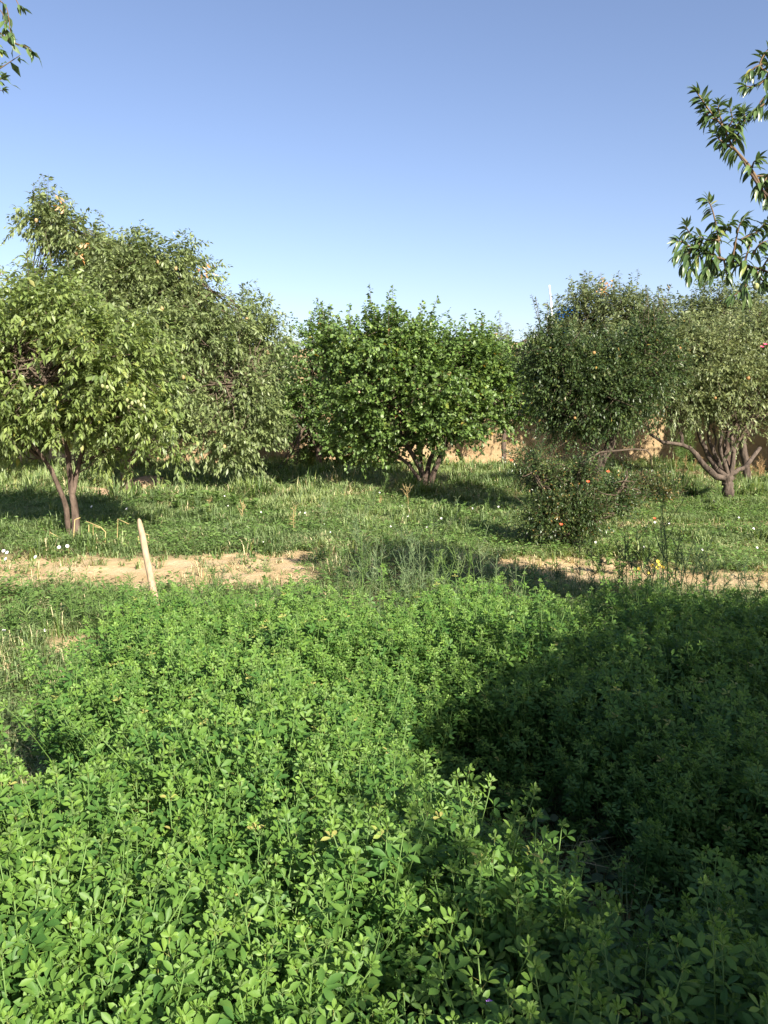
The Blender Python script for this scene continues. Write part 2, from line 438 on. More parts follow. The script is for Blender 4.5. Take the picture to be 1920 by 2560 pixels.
mud_wall('mud_wall', (-15, 21.2), (7.5, 20.9), 0.5, 3.0, 'long tan mud wall closing the orchard behind the trees', 5,
         cracks=[(18.65, 0.2, 1.6, 0.07), (17.2, 0.3, 1.3, 0.04), (20.3, 0.5, 1.6, 0.05), (21.6, 0.2, 1.2, 0.03), (13.1, 0.3, 1.9, 0.05), (19.6, 0.6, 2.2, 0.035)])
mud_wall('mud_wall', (7.35, 21.6), (12.5, 9.9), 0.5, 3.0, 'shaded brown mud wall running towards the viewer at the right', 55,
         cracks=[(1.5, 0.9, 2.2, 0.08), (2.6, 0.6, 1.6, 0.04), (3.5, 0.4, 2.0, 0.05)])

def house():
    c = at(1285, 880, 25.5)
    base = thing('mud_house', 'flat-roofed brown mud house rising just above the orchard wall', 'house', (c[0], 25.5, 0))
    b = Buf()
    d1 = np.array((0.30, -0.954)); d2 = np.array((0.954, 0.30))   # near side is in shade
    o0 = np.array((c[0] + 0.1, 25.0))
    w, l, h = 1.8, 5.0, 3.35
    for (s0, s1, hh) in ((o0 + d1 * 0, o0 + d2 * l, h), ):
        pass
    pts = [o0 + d1 * w, o0 + d1 * w + d2 * l, o0 + d2 * l, o0]
    n = 14
    ring = []
    for a_, c_ in zip(pts, pts[1:] + pts[:1]):
        for k in range(n): ring.append(a_ + (c_ - a_) * k / n)
    ring = np.array(ring); m = len(ring)
    lev = [0, 1.0, 2.0, 2.8, h]
    rows = []
    for z in lev:
        j = (fbm(ring[:, 0] * 2 + z, ring[:, 1] * 2, 4) - 0.5)[:, None] * 0.12
        zz = z + ((fbm(ring[:, 0] * 2, ring[:, 1] * 2, 14) - 0.5) * 0.22 if z == h else 0)
        rows.append(np.concatenate([ring + j, np.broadcast_to(np.reshape(zz, (-1, 1)), (m, 1))], 1))
    v = np.concatenate(rows)
    i = np.arange(len(lev) - 1)[:, None] * m; jj = np.arange(m)[None]; jn = (jj + 1) % m
    b.add(v, quads=np.stack([i + jj, i + jn, i + m + jn, i + m + jj], -1).reshape(-1, 4))
    part('wall', b, M['mud_house'], base, base.location)
    b = Buf()
    top = rows[-1].copy(); cc = top.mean(0); top[:, :2] = cc[:2] + (top[:, :2] - cc[:2]) * 1.02; top[:, 2] += 0.02
    low = top.copy(); low[:, 2] -= 0.12
    up = top.copy(); up[:, :2] = cc[:2] + (up[:, :2] - cc[:2]) * 0.95; up[:, 2] += 0.07
    k = np.arange(m); kn = (k + 1) % m
    b.add(np.vstack([low, top, up, cc + (0, 0, 0.12)]), tris=np.stack([2 * m + k, 2 * m + kn, np.full(m, 3 * m)], -1),
          quads=np.concatenate([np.stack([k, kn, m + kn, m + k], -1), np.stack([m + k, m + kn, 2 * m + kn, 2 * m + k], -1)]))
    part('roof', b, M['mud_wall'], base, base.location)
house()

def pole():
    top = at(1373, 713, 24.2); mid = at(1378, 760, 24.2); low = at(1381, 830, 24.2)
    foot = np.array((low[0] + 0.1, 24.2, 0.0))
    t = thing('metal_pole', 'thin white metal pole standing above the trees at the right', 'pole', foot)
    b = Buf(); b.tube([foot, (foot + low) / 2, low, mid], [0.035, 0.035, 0.032, 0.032], 10); part('lower_tube', b, M['white_metal'], t, foot)
    b = Buf(); b.tube([mid - (top - mid) * 0.02, (mid + top) / 2, top], [0.024, 0.024, 0.024], 10); part('upper_tube', b, M['white_metal'], t, foot)
    b = Buf(); b.tube([mid - (0, 0, 0.05), mid + (0, 0, 0.05)], [0.04, 0.04], 10); part('collar', b, M['white_metal'], t, foot)
    a_ = at(1290, 874, 24.0); c_ = at(1380, 808, 24.2)
    b = Buf(); b.tube([a_, a_ * 0.5 + c_ * 0.5 - (0, 0, 0.03), c_], 0.016, 6)
    o = link('guy_rope', b.mesh('guy_rope', M['rope'])); tag(o, 'white guy rope slanting down left from the metal pole', 'rope')
pole()

def tank():
    c = at(1418, 810, 26.5)
    t = thing('water_tank', 'blue plastic water tank half hidden behind the treetop by the pole', 'tank', (c[0], 26.5, 0))
    n = 28; ang = np.arange(n) / n * 2 * math.pi
    prof = [(0.0, 3.25), (0.48, 3.25), (0.50, 3.35), (0.50, 3.6), (0.485, 3.64), (0.50, 3.68), (0.50, 4.0), (0.485, 4.04), (0.50, 4.08), (0.50, 4.42), (0.46, 4.55), (0.35, 4.72), (0.22, 4.74), (0.0, 4.74)]
    v = np.concatenate([np.stack([c[0] + r * np.cos(ang), 26.5 + r * np.sin(ang), np.full(n, z)], -1) for r, z in prof])
    i = np.arange(len(prof) - 1)[:, None] * n; j = np.arange(n)[None]; jn = (j + 1) % n
    b = Buf(); b.add(v, quads=np.stack([i + j, i + jn, i + n + jn, i + n + j], -1).reshape(-1, 4))
    part('barrel', b, M['blue_plastic'], t, t.location)
    b = Buf(); b.tube([(c[0], 26.5, 4.70), (c[0], 26.5, 4.83)], [0.24, 0.22], 20); part('lid', b, M['blue_plastic'], t, t.location)
    b = Buf()
    for sx in (-1, 1):
        for sy in (-1, 1):
            b.tube([(c[0] + sx * 0.6, 26.5 + sy * 0.6, -0.1), (c[0] + sx * 0.6, 26.5 + sy * 0.6, 3.2)], 0.05, 6)
    for s in (-1, 1):
        b.tube([(c[0] - 0.8, 26.5 + s * 0.6, 3.2), (c[0] + 0.8, 26.5 + s * 0.6, 3.2)], 0.06, 6)
        b.tube([(c[0] + s * 0.6, 25.7, 3.22), (c[0] + s * 0.6, 27.3, 3.22)], 0.05, 6)
    part('stand', b, M['white_metal'], t, t.location)
    t.location.z -= 0.3
tank()

# ------------------------------------------------------------------ leaves
def leaf_tpl(width, curl, fold, segs=2, wave=0.0, peak=0.45, petiole=0.0):
    """A leaf of length 1 along +X, folded along its rib; segs cross ribs."""
    xs = [(k + 1) / (segs + 1) for k in range(segs)]
    v = [(0, 0, 0)]
    if petiole: v = [(-petiole, 0, petiole * 0.3)]
    for k, x in enumerate(xs):
        w = width * (math.sin(math.pi * x ** (math.log(0.5) / math.log(peak)))) ** 0.8
        z = -curl * x * x
        dz = fold * w / 2 + (wave * (1 if k % 2 else -1))
        v += [(x, w / 2, z + dz), (x, 0, z), (x, -w / 2, z + dz)]
    v.append((1, 0, -curl))
    t = [(0, 2, 1), (0, 3, 2)]; q = []
    for k in range(segs - 1):
        a = 1 + 3 * k
        q += [(a, a + 1, a + 4, a + 3), (a + 1, a + 2, a + 5, a + 4)]
    a = 1 + 3 * (segs - 1); e = len(v) - 1
    t += [(a, a + 1, e), (a + 1, a + 2, e)]
    return {'v': np.array(v, float), 't': np.array(t), 'q': np.array(q).reshape(-1, 4) if q else np.zeros((0, 4), int)}

def frames(axis, normal, scale):
    x = axis / (np.linalg.norm(axis, axis=1)[:, None] + 1e-9)
    y = np.cross(normal, x); y /= np.linalg.norm(y, axis=1)[:, None] + 1e-9
    z = np.cross(x, y)
    return np.stack([x, y, z], -1) * np.asarray(scale)[:, None, None]

def unit(a): return a / (np.linalg.norm(a, axis=-1, keepdims=True) + 1e-9)

LEAF = {
    'almond': [leaf_tpl(0.40, 0.22, 0.35, 1), leaf_tpl(0.34, 0.35, 0.4, 1), leaf_tpl(0.44, 0.10, 0.3, 1)],
    'front': [leaf_tpl(0.40, 0.25, 0.4, 2, peak=0.4), leaf_tpl(0.36, 0.42, 0.4, 2, peak=0.4), leaf_tpl(0.44, 0.12, 0.3, 2, peak=0.42)],
    'apricot': [leaf_tpl(0.86, 0.22, 0.35, 1, peak=0.38), leaf_tpl(0.80, 0.34, 0.45, 2, peak=0.4), leaf_tpl(0.90, 0.12, 0.25, 1, peak=0.38)],
    'peach': [leaf_tpl(0.29, 0.45, 0.4, 4), leaf_tpl(0.27, 0.75, 0.5, 4), leaf_tpl(0.33, 0.28, 0.35, 4)],
    'small': [leaf_tpl(0.46, 0.15, 0.3, 1), leaf_tpl(0.40, 0.1, 0.4, 1)],
    'cherry': [leaf_tpl(0.45, 0.2, 0.4, 2), leaf_tpl(0.40, 0.3, 0.4, 2)],
}

# ------------------------------------------------------------------ trees
def blob(px, py, depth, rx, ry, rd=None):
    k = depth / F_PX
    c = at(px, py, depth)
    return (c, np.array((rx * k, (rd if rd else 0.9 * rx * k), ry * k)))

def spline(pts, n=10):
    """A smooth line through points."""
    pts = np.asarray(pts, float)
    if len(pts) < 3:
        t = np.linspace(0, 1, n)[:, None]
        return pts[0] * (1 - t) + pts[-1] * t
    P = np.vstack([2 * pts[0] - pts[1], pts, 2 * pts[-1] - pts[-2]])
    out = []
    per = max(2, n // (len(pts) - 1))
    for i in range(1, len(P) - 2):
        for t in np.linspace(0, 1, per, endpoint=False):
            a, b_, c, d = P[i - 1], P[i], P[i + 1], P[i + 2]
            out.append(0.5 * ((2 * b_) + (c - a) * t + (2 * a - 5 * b_ + 4 * c - d) * t * t + (3 * b_ - a - 3 * c + d) * t ** 3))
    out.append(pts[-1])
    return np.array(out)

def shoots_to_leaves(org, dirn, length, per, leaf_len, droop, up_bias=0.0, spread=0.75):
    """Leaves set along many twigs at once. Returns axis, normal, position, scale."""
    K = len(org)
    t = np.tile(np.linspace(0.08, 1.0, per), (K, 1)) + rng.normal(0, 0.02, (K, per))
    bend = np.array((0, 0, -1.0)) * droop * length[:, None] * 0.35
    pos = org[:, None] + dirn[:, None] * (length[:, None] * t)[..., None] + bend[:, None] * (t ** 2)[..., None]
    r = unit(rng.normal(size=(K, per, 3)))
    side = unit(r - (r * dirn[:, None]).sum(-1, keepdims=True) * dirn[:, None])
    tipness = np.clip(t, 0, 1)[..., None]
    axis = unit(side * spread + dirn[:, None] * (0.35 + 0.5 * tipness) + np.array((0, 0, -1.0)) * droop + np.array((0, 0, 1.0)) * up_bias)
    out = side * (0.55 + 0.7 * droop) + dirn[:, None] * 0.5 * droop
    nrm = unit(np.array((0, 0, 1.0)) * (1.15 - 0.6 * min(droop, 1)) + out + rng.normal(0, 0.4, (K, per, 3)))
    sc = leaf_len * rng.uniform(0.65, 1.15, (K, per)) * (1.0 - 0.35 * np.clip(t, 0, 1) ** 4)
    return axis.reshape(-1, 3), nrm.reshape(-1, 3), pos.reshape(-1, 3), sc.reshape(-1)

def proj(P):
    """Photograph pixel of world points."""
    d = P - np.array((0, 0, CAM_H))
    fwd = np.array((0, math.cos(PITCH), -math.sin(PITCH))); up = np.array((0, math.sin(PITCH), math.cos(PITCH)))
    z = d @ fwd
    z = np.where(z < 0.05, 0.05, z)
    return 960 + F_PX * d[:, 0] / z, 1280 - F_PX * (d @ up) / z, z

def leaf_parts(root, origin, tpls, ax, nr, ps, sc, v, mat, name='leaf', vbins=5):
    """Each leaf an object of its own, sharing a few meshes."""
    meshes = {}
    Fm = frames(ax, nr, sc)
    for k in range(len(ps)):
        ti = k % len(tpls); vb = int(min(vbins - 1, v[k] * vbins))
        if (ti, vb) not in meshes:
            b = Buf(); b.add(tpls[ti]['v'], tpls[ti]['t'], tpls[ti]['q'], (vb + 0.5) / vbins)
            meshes[(ti, vb)] = b.mesh(name, mat)
        m4 = Matrix.Identity(4)
        for i in range(3):
            for j in range(3): m4[i][j] = Fm[k, i, j]
            m4[i][3] = ps[k, i] - origin[i]
        link(name, meshes[(ti, vb)], root, mat=m4)

def tree(name, label, base, stems, blobs, leaf, mat, leaf_len, n_sub, per_sub, per=12, droop=0.35, shoot=(0.22, 0.42), sub_r=0.3,
         inner=0.25, whips=0, bark='bark', parts=0, group=None, cat='tree', twig_r=0.004, extra=None, up=0.35, vshift=0.0, roots_down=True, limb_r=0.016, spread=0.75, holes=0.27, hole_s=0.42):
    global rng
    rng = np.random.default_rng(sum(ord(c_) * (i_ + 3) for i_, c_ in enumerate(label)))
    base = np.asarray(base, float)
    root = thing(name, label, cat, base, group)
    # ---- woody frame: the first stem is the trunk, the others are limbs
    nodes = []
    for k, (pts, r0, r1) in enumerate(stems):
        p = spline(pts, 14)
        p[1:-1] += rng.normal(0, r0 * 0.12, (len(p) - 2, 3))
        rad = np.linspace(r0, r1, len(p)) * (1 + rng.normal(0, 0.05, len(p)))
        if k == 0 and roots_down:
            rad[0] *= 1.5; rad[1] *= 1.12
            p[0] = p[0] - np.array((0, 0, 0.12))
        b = Buf(); b.tube(p, rad, 14, rough=0.24)
        part('trunk' if k == 0 else 'limb', b, M[bark], root, base)
        nodes.append(p[len(p) // 2:] if k == 0 else p[2:])
    nodes = np.concatenate(nodes) if nodes else base[None]
    # ---- sub-clumps on the blobs' shells
    blobs = [(c, np.maximum(r - 0.42 * shoot[0] - 0.08, 0.45 * r)) for c, r in blobs]     # shoots reach past the clump
    area = np.array([(r[0] * r[1] + r[1] * r[2] + r[0] * r[2]) for _, r in blobs])
    cnt = np.maximum(3, (n_sub * area / area.sum()).astype(int))
    C, O = [], []
    for (c, r), k in zip(blobs, cnt):
        d = unit(rng.normal(size=(k, 3)))
        f = np.where(rng.random(k) < inner, rng.uniform(0.2, 0.7, k), rng.uniform(0.68, 0.97, k))
        f = f * (1 + 0.45 * (vnoise(d[:, 0] * 2.3 + c[0] * 3 + 50, d[:, 2] * 2.3 + d[:, 1] * 1.3 + 50, 91) - 0.45))
        C.append(c + d * r * f[:, None]); O.append(unit(d / r))
    C = np.concatenate(C); O = np.concatenate(O)
    hole = vnoise(C[:, 0] / hole_s + 0.5 * C[:, 1] + 70, C[:, 2] / hole_s + 0.4 * C[:, 1] + 70, 92) < holes
    C, O = C[~hole], O[~hole]
    # ---- branches from the nearest wood to each sub-clump
    tb = Buf()
    for c in C:
        dd = np.linalg.norm(nodes - c, axis=1)
        s = nodes[np.argsort(dd)[rng.integers(0, min(9, len(dd)))]] + rng.normal(0, 0.01, 3)
        mid = (s + c) / 2 + rng.normal(0, 0.09, 3) + np.array((0, 0, 0.04 * np.linalg.norm(c - s)))
        L_ = np.linalg.norm(c - s)
        tb.tube(spline([s, mid, c], 6), np.linspace(min(limb_r, 0.005 + 0.009 * L_), 0.004, 7)[:len(spline([s, mid, c], 6))], 5)
    # ---- shoots
    K = len(C) * per_sub
    idx = np.repeat(np.arange(len(C)), per_sub)
    org = C[idx] + rng.normal(0, 1, (K, 3)) * sub_r * 0.48
    dirn = unit(O[idx] * 0.75 + np.array((0, 0, up)) + rng.normal(0, 0.45, (K, 3)))
    ln = rng.uniform(*shoot, K)
    if whips:
        topC = C[np.argsort(-(C[:, 2] + rng.normal(0, 0.15, len(C))))[:max(whips, 1)]]
        wd = unit(np.array((0, 0, 1.0)) + rng.normal(0, 0.16, (len(topC), 3)))
        wl = rng.uniform(0.45, 0.8, len(topC))
        for rep in range(3):                        # a whip carries leaves in three lengths
            org = np.vstack([org, topC + wd * (wl * rep / 3)[:, None]]); dirn = np.vstack([dirn, wd]); ln = np.concatenate([ln, wl / 3])
        for a_, d_, l_ in zip(topC, wd, wl): tb.tube([a_, a_ + d_ * l_ * 0.5, a_ + d_ * l_], [0.006, 0.004, 0.002], 4)
    for k in rng.choice(len(org), min(len(org), 260), replace=False):
        e = org[k] + dirn[k] * ln[k]
        tb.tube([org[k] - dirn[k] * 0.08, org[k] + dirn[k] * ln[k] * 0.5 - (0, 0, droop * ln[k] * 0.09), e - (0, 0, droop * ln[k] * 0.33)], [twig_r, twig_r * 0.8, twig_r * 0.4], 4)
    part('twigs', tb, M['twig'], root, base, kind='stuff')
    ax, nr, ps, sc = shoots_to_leaves(org, dirn, ln, per, leaf_len, droop, spread=spread)
    gz = 0.04
    keep = ps[:, 2] > gz
    ax, nr, ps, sc = ax[keep], nr[keep], ps[keep], sc[keep]
    cl = np.repeat(rng.normal(0, 0.09, len(org)) + np.concatenate([np.repeat(rng.normal(0, 0.10, len(C)), per_sub), np.zeros(len(org) - len(C) * per_sub)]), per)[keep] if len(org) * per == len(keep) else 0
    v = np.clip(rng.normal(0.45 + vshift, 0.17, len(ps)) + cl, 0.02, 0.93)
    v[rng.random(len(ps)) < 0.006] = 0.985
    tp = LEAF[leaf]; tpc = [leaf_tpl(0.36 if leaf == 'front' else 0.27, 0.3, 0.4, 1), leaf_tpl(0.40 if leaf == 'front' else 0.32, 0.15, 0.3, 1)] if leaf in ('front', 'peach') else tp
    pick = np.zeros(len(ps), bool)
    if parts:
        px, py, z = proj(ps)
        vis = (px > -20) & (px < 1940) & (py > -20) & (py < 2580)
        front = ps[:, 1] - rng.random(len(ps)) * 0.15
        order = np.argsort(np.where(vis, front if leaf != 'peach' else z, 1e9))
        pick[order[:min(parts, vis.sum())]] = True
        leaf_parts(root, base, tp, ax[pick], nr[pick], ps[pick], sc[pick], v[pick], M[mat])
    rest = ~pick
    ax, nr, ps, sc, v = ax[rest], nr[rest], ps[rest], sc[rest], v[rest]
    b = Buf(); Fm = frames(ax, nr, sc)
    w = rng.integers(0, len(tpc), len(ps))
    for k in range(len(tpc)):
        s_ = w == k
        b.inst(tpc[k], Fm[s_], ps[s_], v[s_])
    part('crown', b, M[mat], root, base, kind='stuff')
    return root, C, org, nodes

def fruit(name, label, P, r, mat, parent=None, origin=None, long=1.0, cat='fruit'):
    b = Buf(); n = 10; prof = [(0.0, -1), (0.5, -0.86), (0.86, -0.45), (1.0, 0), (0.86, 0.5), (0.45, 0.85), (0.15, 0.93), (0, 0.88)]
    ang = np.arange(n) / n * 2 * math.pi
    P = np.asarray(P, float)
    v = np.concatenate([np.stack([r * a_ * np.cos(ang), r * a_ * np.sin(ang), np.full(n, r * z * long)], -1) for a_, z in prof]) + P
    i = np.arange(len(prof) - 1)[:, None] * n; j = np.arange(n)[None]; jn = (j + 1) % n
    b.add(v, quads=np.stack([i + j, i + jn, i + n + jn, i + n + j], -1).reshape(-1, 4))
    o = part(name, b, mat, parent, origin if origin is not None else (0, 0, 0))
    return o

def gpt(px, py): return on_ground(px, py)

# A: nearest almond tree at the left
bA = gpt(190, 1345)
dA = bA[1]
stemsA = [([bA, at(188, 1290, dA), at(178, 1225, dA), at(170, 1150, dA), at(165, 1060, dA), at(170, 930, dA)], 0.046, 0.020),
          ([bA + (-0.09, 0.06, 0), at(168, 1290, dA + 0.05), at(160, 1250, dA), at(128, 1175, dA - 0.1), at(90, 1120, dA - 0.2), at(40, 1030, dA - 0.2)], 0.036, 0.015),
          ([at(180, 1235, dA), at(192, 1180, dA + 0.1), at(210, 1120, dA + 0.2), at(250, 1010, dA + 0.2), at(330, 900, dA + 0.3)], 0.036, 0.014),
          ([at(133, 1180, dA - 0.05), at(110, 1150, dA), at(92, 1140, dA + 0.1)], 0.02, 0.010),
          ([at(168, 1080, dA), at(120, 960, dA - 0.2), at(60, 850, dA - 0.2)], 0.025, 0.010)]
rootA, CA, oA, _ = tree('almond_tree', 'nearest almond tree at the left edge with big yellow-green leaves', bA, stemsA,
     [blob(190, 920, dA, 215, 180), blob(60, 870, dA - 0.1, 150, 165), blob(320, 930, dA, 125, 130), blob(150, 790, dA + 0.1, 150, 80),
      blob(80, 1010, dA - 0.1, 120, 90), blob(250, 1040, dA - 0.2, 130, 75), blob(370, 1060, dA - 0.1, 85, 75), blob(-60, 940, dA, 130, 160), blob(60, 1090, dA + 0.3, 90, 55), blob(400, 1110, dA + 0.1, 60, 50), blob(280, 1120, dA + 0.1, 70, 45)],
     'front', 'almond_front', 0.105, 430, 8, per=13, droop=0.5, parts=300, whips=7, sub_r=0.27, up=0.2, shoot=(0.16, 0.36), holes=0.24)
for k, (px, py) in enumerate([(318, 1000), (330, 1008), (346, 1004), (352, 1012), (322, 1018), (358, 998), (256, 965), (268, 968), (360, 985)]):
    fruit('almond', None, at(px, py, dA - 1.0 + 0.02 * k), 0.017, M['almond_hull'], rootA, bA, long=1.35)

# B: big almond tree behind it
bB = gpt(318, 1218); dB = bB[1]
stemsB = [([bB, at(318, 1170, dB), at(322, 1110, dB), at(325, 1050, dB)], 0.13, 0.10),
          ([at(322, 1100, dB), at(290, 1000, dB), at(260, 860, dB), at(230, 700, dB), at(150, 560, dB)], 0.08, 0.02),
          ([at(325, 1060, dB), at(380, 960, dB), at(445, 880, dB), at(480, 800, dB), at(530, 730, dB)], 0.08, 0.02),
          ([at(324, 1080, dB), at(330, 950, dB + 0.3), at(340, 800, dB + 0.3), at(360, 640, dB + 0.2)], 0.07, 0.02),
          ([at(325, 1080, dB), at(420, 1010, dB - 0.6), at(540, 970, dB - 0.9), at(640, 940, dB - 0.8)], 0.06, 0.015),
          ([at(300, 1050, dB), at(230, 960, dB), at(140, 860, dB), at(60, 760, dB)], 0.06, 0.015)]
rootB, CB, oB, _ = tree('almond_tree', 'tall wide almond tree with a high leaning top lobe at the left', bB, stemsB,
     [blob(138, 560, dB, 84, 58), blob(155, 585, dB - 0.2, 70, 45), blob(215, 615, dB, 60, 35), blob(225, 655, dB, 75, 45), blob(270, 670, dB, 95, 60), blob(300, 680, dB, 110, 75), blob(430, 700, dB, 110, 80), blob(380, 650, dB, 90, 50),
      blob(560, 790, dB, 115, 75), blob(650, 860, dB, 80, 85), blob(330, 800, dB - 0.2, 180, 130), blob(490, 880, dB - 0.5, 150, 120), blob(120, 760, dB, 130, 90),
      blob(610, 980, dB - 0.7, 110, 100), blob(560, 1080, dB - 1.0, 115, 75), blob(650, 1060, dB - 0.8, 70, 60), blob(430, 1000, dB - 0.9, 110, 100), blob(230, 1130, dB - 0.6, 60, 40)],
     'almond', 'almond', 0.122, 880, 9, per=11, droop=0.5, whips=10, sub_r=0.28, up=0.25, shoot=(0.18, 0.40), inner=0.35, parts=120, holes=0.2)

# C: almond tree further back
bC = gpt(362, 1168); dC = bC[1]
tree('almond_tree', 'dark-trunked almond tree behind the big one, near the wall', bC,
     [([bC, at(362, 1130, dC), at(365, 1090, dC)], 0.15, 0.13), ([at(365, 1105, dC), at(395, 1075, dC), at(450, 1000, dC), at(540, 900, dC)], 0.09, 0.03),
      ([at(362, 1100, dC), at(335, 1060, dC), at(300, 950, dC)], 0.08, 0.03)],
     [blob(600, 860, dC, 110, 110), blob(700, 900, dC, 60, 90), blob(480, 930, dC, 130, 120), blob(330, 930, dC, 150, 110), blob(660, 1010, dC, 90, 70)],
     'almond', 'almond', 0.125, 330, 8, per=11, droop=0.7, whips=4, holes=0.2, sub_r=0.36, up=0.2, vshift=-0.1)
# L: at the left edge, behind
bL = np.array((-8.6, 17.0, 0.0))
tree('almond_tree', 'half-hidden almond tree at the far left behind the nearest one', bL,
     [([bL, bL + (0.1, 0, 0.8), bL + (0.1, 0, 1.6)], 0.12, 0.09), ([bL + (0.1, 0, 1.4), bL + (0.8, 0, 2.4), bL + (1.2, 0, 3.4)], 0.07, 0.03), ([bL + (0.1, 0, 1.3), bL + (-0.7, 0, 2.2)], 0.06, 0.03)],
     [blob(-30, 790, 17, 110, 100), blob(0, 930, 17, 130, 110), blob(120, 1000, 17.5, 120, 90), blob(-100, 880, 17, 120, 150), blob(10, 1060, 17, 110, 70), blob(130, 1080, 17.3, 90, 60), blob(230, 1060, 17.6, 90, 60)],
     'almond', 'almond', 0.125, 280, 8, per=11, droop=0.7, whips=3, sub_r=0.36, up=0.2)

# D: the apricot tree in the middle
bD = gpt(1066, 1236); dD = bD[1]
stemsD = [([bD, at(1063, 1215, dD), at(1060, 1190, dD), at(1040, 1150, dD - 0.1), at(1010, 1100, dD - 0.2), at(960, 1010, dD - 0.2)], 0.075, 0.022),
          ([at(1066, 1225, dD), at(1082, 1190, dD - 0.05), at(1098, 1150, dD - 0.1), at(1118, 1105, dD - 0.1), at(1160, 1030, dD), at(1230, 960, dD)], 0.062, 0.018),
          ([at(1062, 1215, dD), at(1072, 1165, dD + 0.1), at(1085, 1110, dD + 0.2), at(1090, 1000, dD + 0.2), at(1100, 860, dD + 0.3)], 0.05, 0.018),
          ([at(1058, 1205, dD), at(1052, 1160, dD + 0.15), at(1048, 1100, dD + 0.2), at(1010, 980, dD + 0.3), at(940, 860, dD + 0.3)], 0.045, 0.016),
          ([at(1050, 1200, dD - 0.05), at(1035, 1180, dD - 0.1), at(1010, 1150, dD - 0.1), at(960, 1120, dD), at(880, 1060, dD)], 0.035, 0.014)]
rootD, CD, oD, _ = tree('apricot_tree', 'round bright green apricot tree with several stems in the middle', bD, stemsD,
     [blob(1050, 960, dD, 185, 120), blob(1000, 870, dD, 150, 65), blob(1165, 905, dD, 125, 75), blob(1265, 990, dD, 90, 80), blob(900, 990, dD, 110, 100),
      blob(850, 880, dD + 0.3, 85, 70), blob(880, 1065, dD + 0.2, 75, 65), blob(975, 1115, dD + 0.3, 65, 40), blob(1060, 1065, dD - 0.2, 125, 58), blob(950, 1090, dD, 80, 60), blob(1150, 1040, dD - 0.2, 100, 55), blob(1265, 915, dD, 75, 55),
      blob(1315, 1010, dD, 65, 55), blob(1320, 940, dD + 0.1, 50, 45), blob(930, 850, dD + 0.2, 90, 60)],
     'apricot', 'apricot', 0.080, 620, 8, holes=0.20, inner=0.32, per=11, droop=0.45, whips=22, sub_r=0.3, up=0.45, shoot=(0.2, 0.42), parts=250)
# D2: apricot behind to the left
bD2 = gpt(800, 1185); dD2 = bD2[1]
tree('apricot_tree', 'darker apricot tree between the almond trees and the middle one', bD2,
     [([bD2, at(798, 1150, dD2), at(790, 1090, dD2), at(770, 1000, dD2)], 0.09, 0.04), ([at(795, 1120, dD2), at(840, 1050, dD2), at(860, 950, dD2)], 0.05, 0.02), ([at(795, 1130, dD2), at(770, 1080, dD2 - 0.3), at(752, 1080, dD2 - 0.6), at(742, 1160, dD2 - 0.8)], 0.025, 0.01)],
     [blob(770, 900, dD2, 75, 90), blob(840, 1100, dD2 + 0.6, 110, 65), blob(920, 1130, dD2 + 0.8, 80, 50), blob(745, 1020, dD2, 85, 80), blob(830, 960, dD2, 100, 110), blob(880, 1080, dD2, 80, 60), blob(745, 1140, dD2 - 0.6, 22, 38), blob(700, 1190, dD2 - 0.8, 55, 12), blob(800, 860, dD2, 60, 50)],
     'apricot', 'apricot', 0.088, 300, 7, per=10, droop=0.4, whips=10, sub_r=0.28, up=0.4, vshift=-0.06)

# E: the right-hand almond with the fan of limbs
bE = gpt(1822, 1264); dE = bE[1]
eh = at(1822, 1185, dE)
stemsE = [([bE, at(1820, 1225, dE), at(1818, 1205, dE), at(1818, 1188, dE)], 0.082, 0.085),
          ([at(1815, 1195, dE), at(1790, 1190, dE - 0.1), at(1760, 1165, dE - 0.2), at(1740, 1135, dE - 0.2), at(1705, 1112, dE - 0.3), at(1660, 1105, dE - 0.4), at(1625, 1085, dE - 0.4)], 0.055, 0.018),
          ([at(1816, 1190, dE), at(1792, 1172, dE), at(1772, 1140, dE), at(1752, 1100, dE), at(1742, 1050, dE), at(1740, 960, dE)], 0.052, 0.020),
          ([at(1818, 1188, dE), at(1800, 1165, dE + 0.15), at(1785, 1130, dE + 0.2), at(1772, 1090, dE + 0.2), at(1775, 1000, dE + 0.2)], 0.045, 0.018),
          ([at(1820, 1188, dE), at(1808, 1150, dE - 0.1), at(1798, 1115, dE - 0.15), at(1805, 1080, dE - 0.2), at(1815, 1000, dE - 0.2)], 0.038, 0.015),
          ([at(1824, 1190, dE), at(1832, 1160, dE), at(1833, 1130, dE), at(1828, 1090, dE), at(1845, 1040, dE), at(1860, 960, dE)], 0.045, 0.018),
          ([at(1805, 1145, dE - 0.1), at(1822, 1135, dE - 0.2), at(1830, 1120, dE - 0.2), at(1842, 1080, dE - 0.2)], 0.018, 0.010),
          ([at(1705, 1112, dE - 0.3), at(1703, 1085, dE - 0.3), at(1690, 1050, dE - 0.3)], 0.028, 0.012),
          ([at(1812, 1180, dE + 0.1), at(1786, 1150, dE + 0.3), at(1762, 1120, dE + 0.3), at(1758, 1080, dE + 0.3)], 0.026, 0.012),
          ([at(1796, 1150, dE), at(1782, 1128, dE - 0.1), at(1790, 1100, dE - 0.1), at(1780, 1070, dE - 0.1)], 0.020, 0.010),
          ([at(1822, 1180, dE), at(1815, 1140, dE + 0.2), at(1812, 1110, dE + 0.2), at(1820, 1070, dE + 0.2)], 0.026, 0.012),
          ([at(1832, 1140, dE), at(1842, 1115, dE), at(1850, 1085, dE)], 0.018, 0.010),
          ([at(1826, 1188, dE), at(1845, 1175, dE + 0.4), at(1865, 1165, dE + 0.8), at(1900, 1120, dE + 1.2)], 0.04, 0.03)]
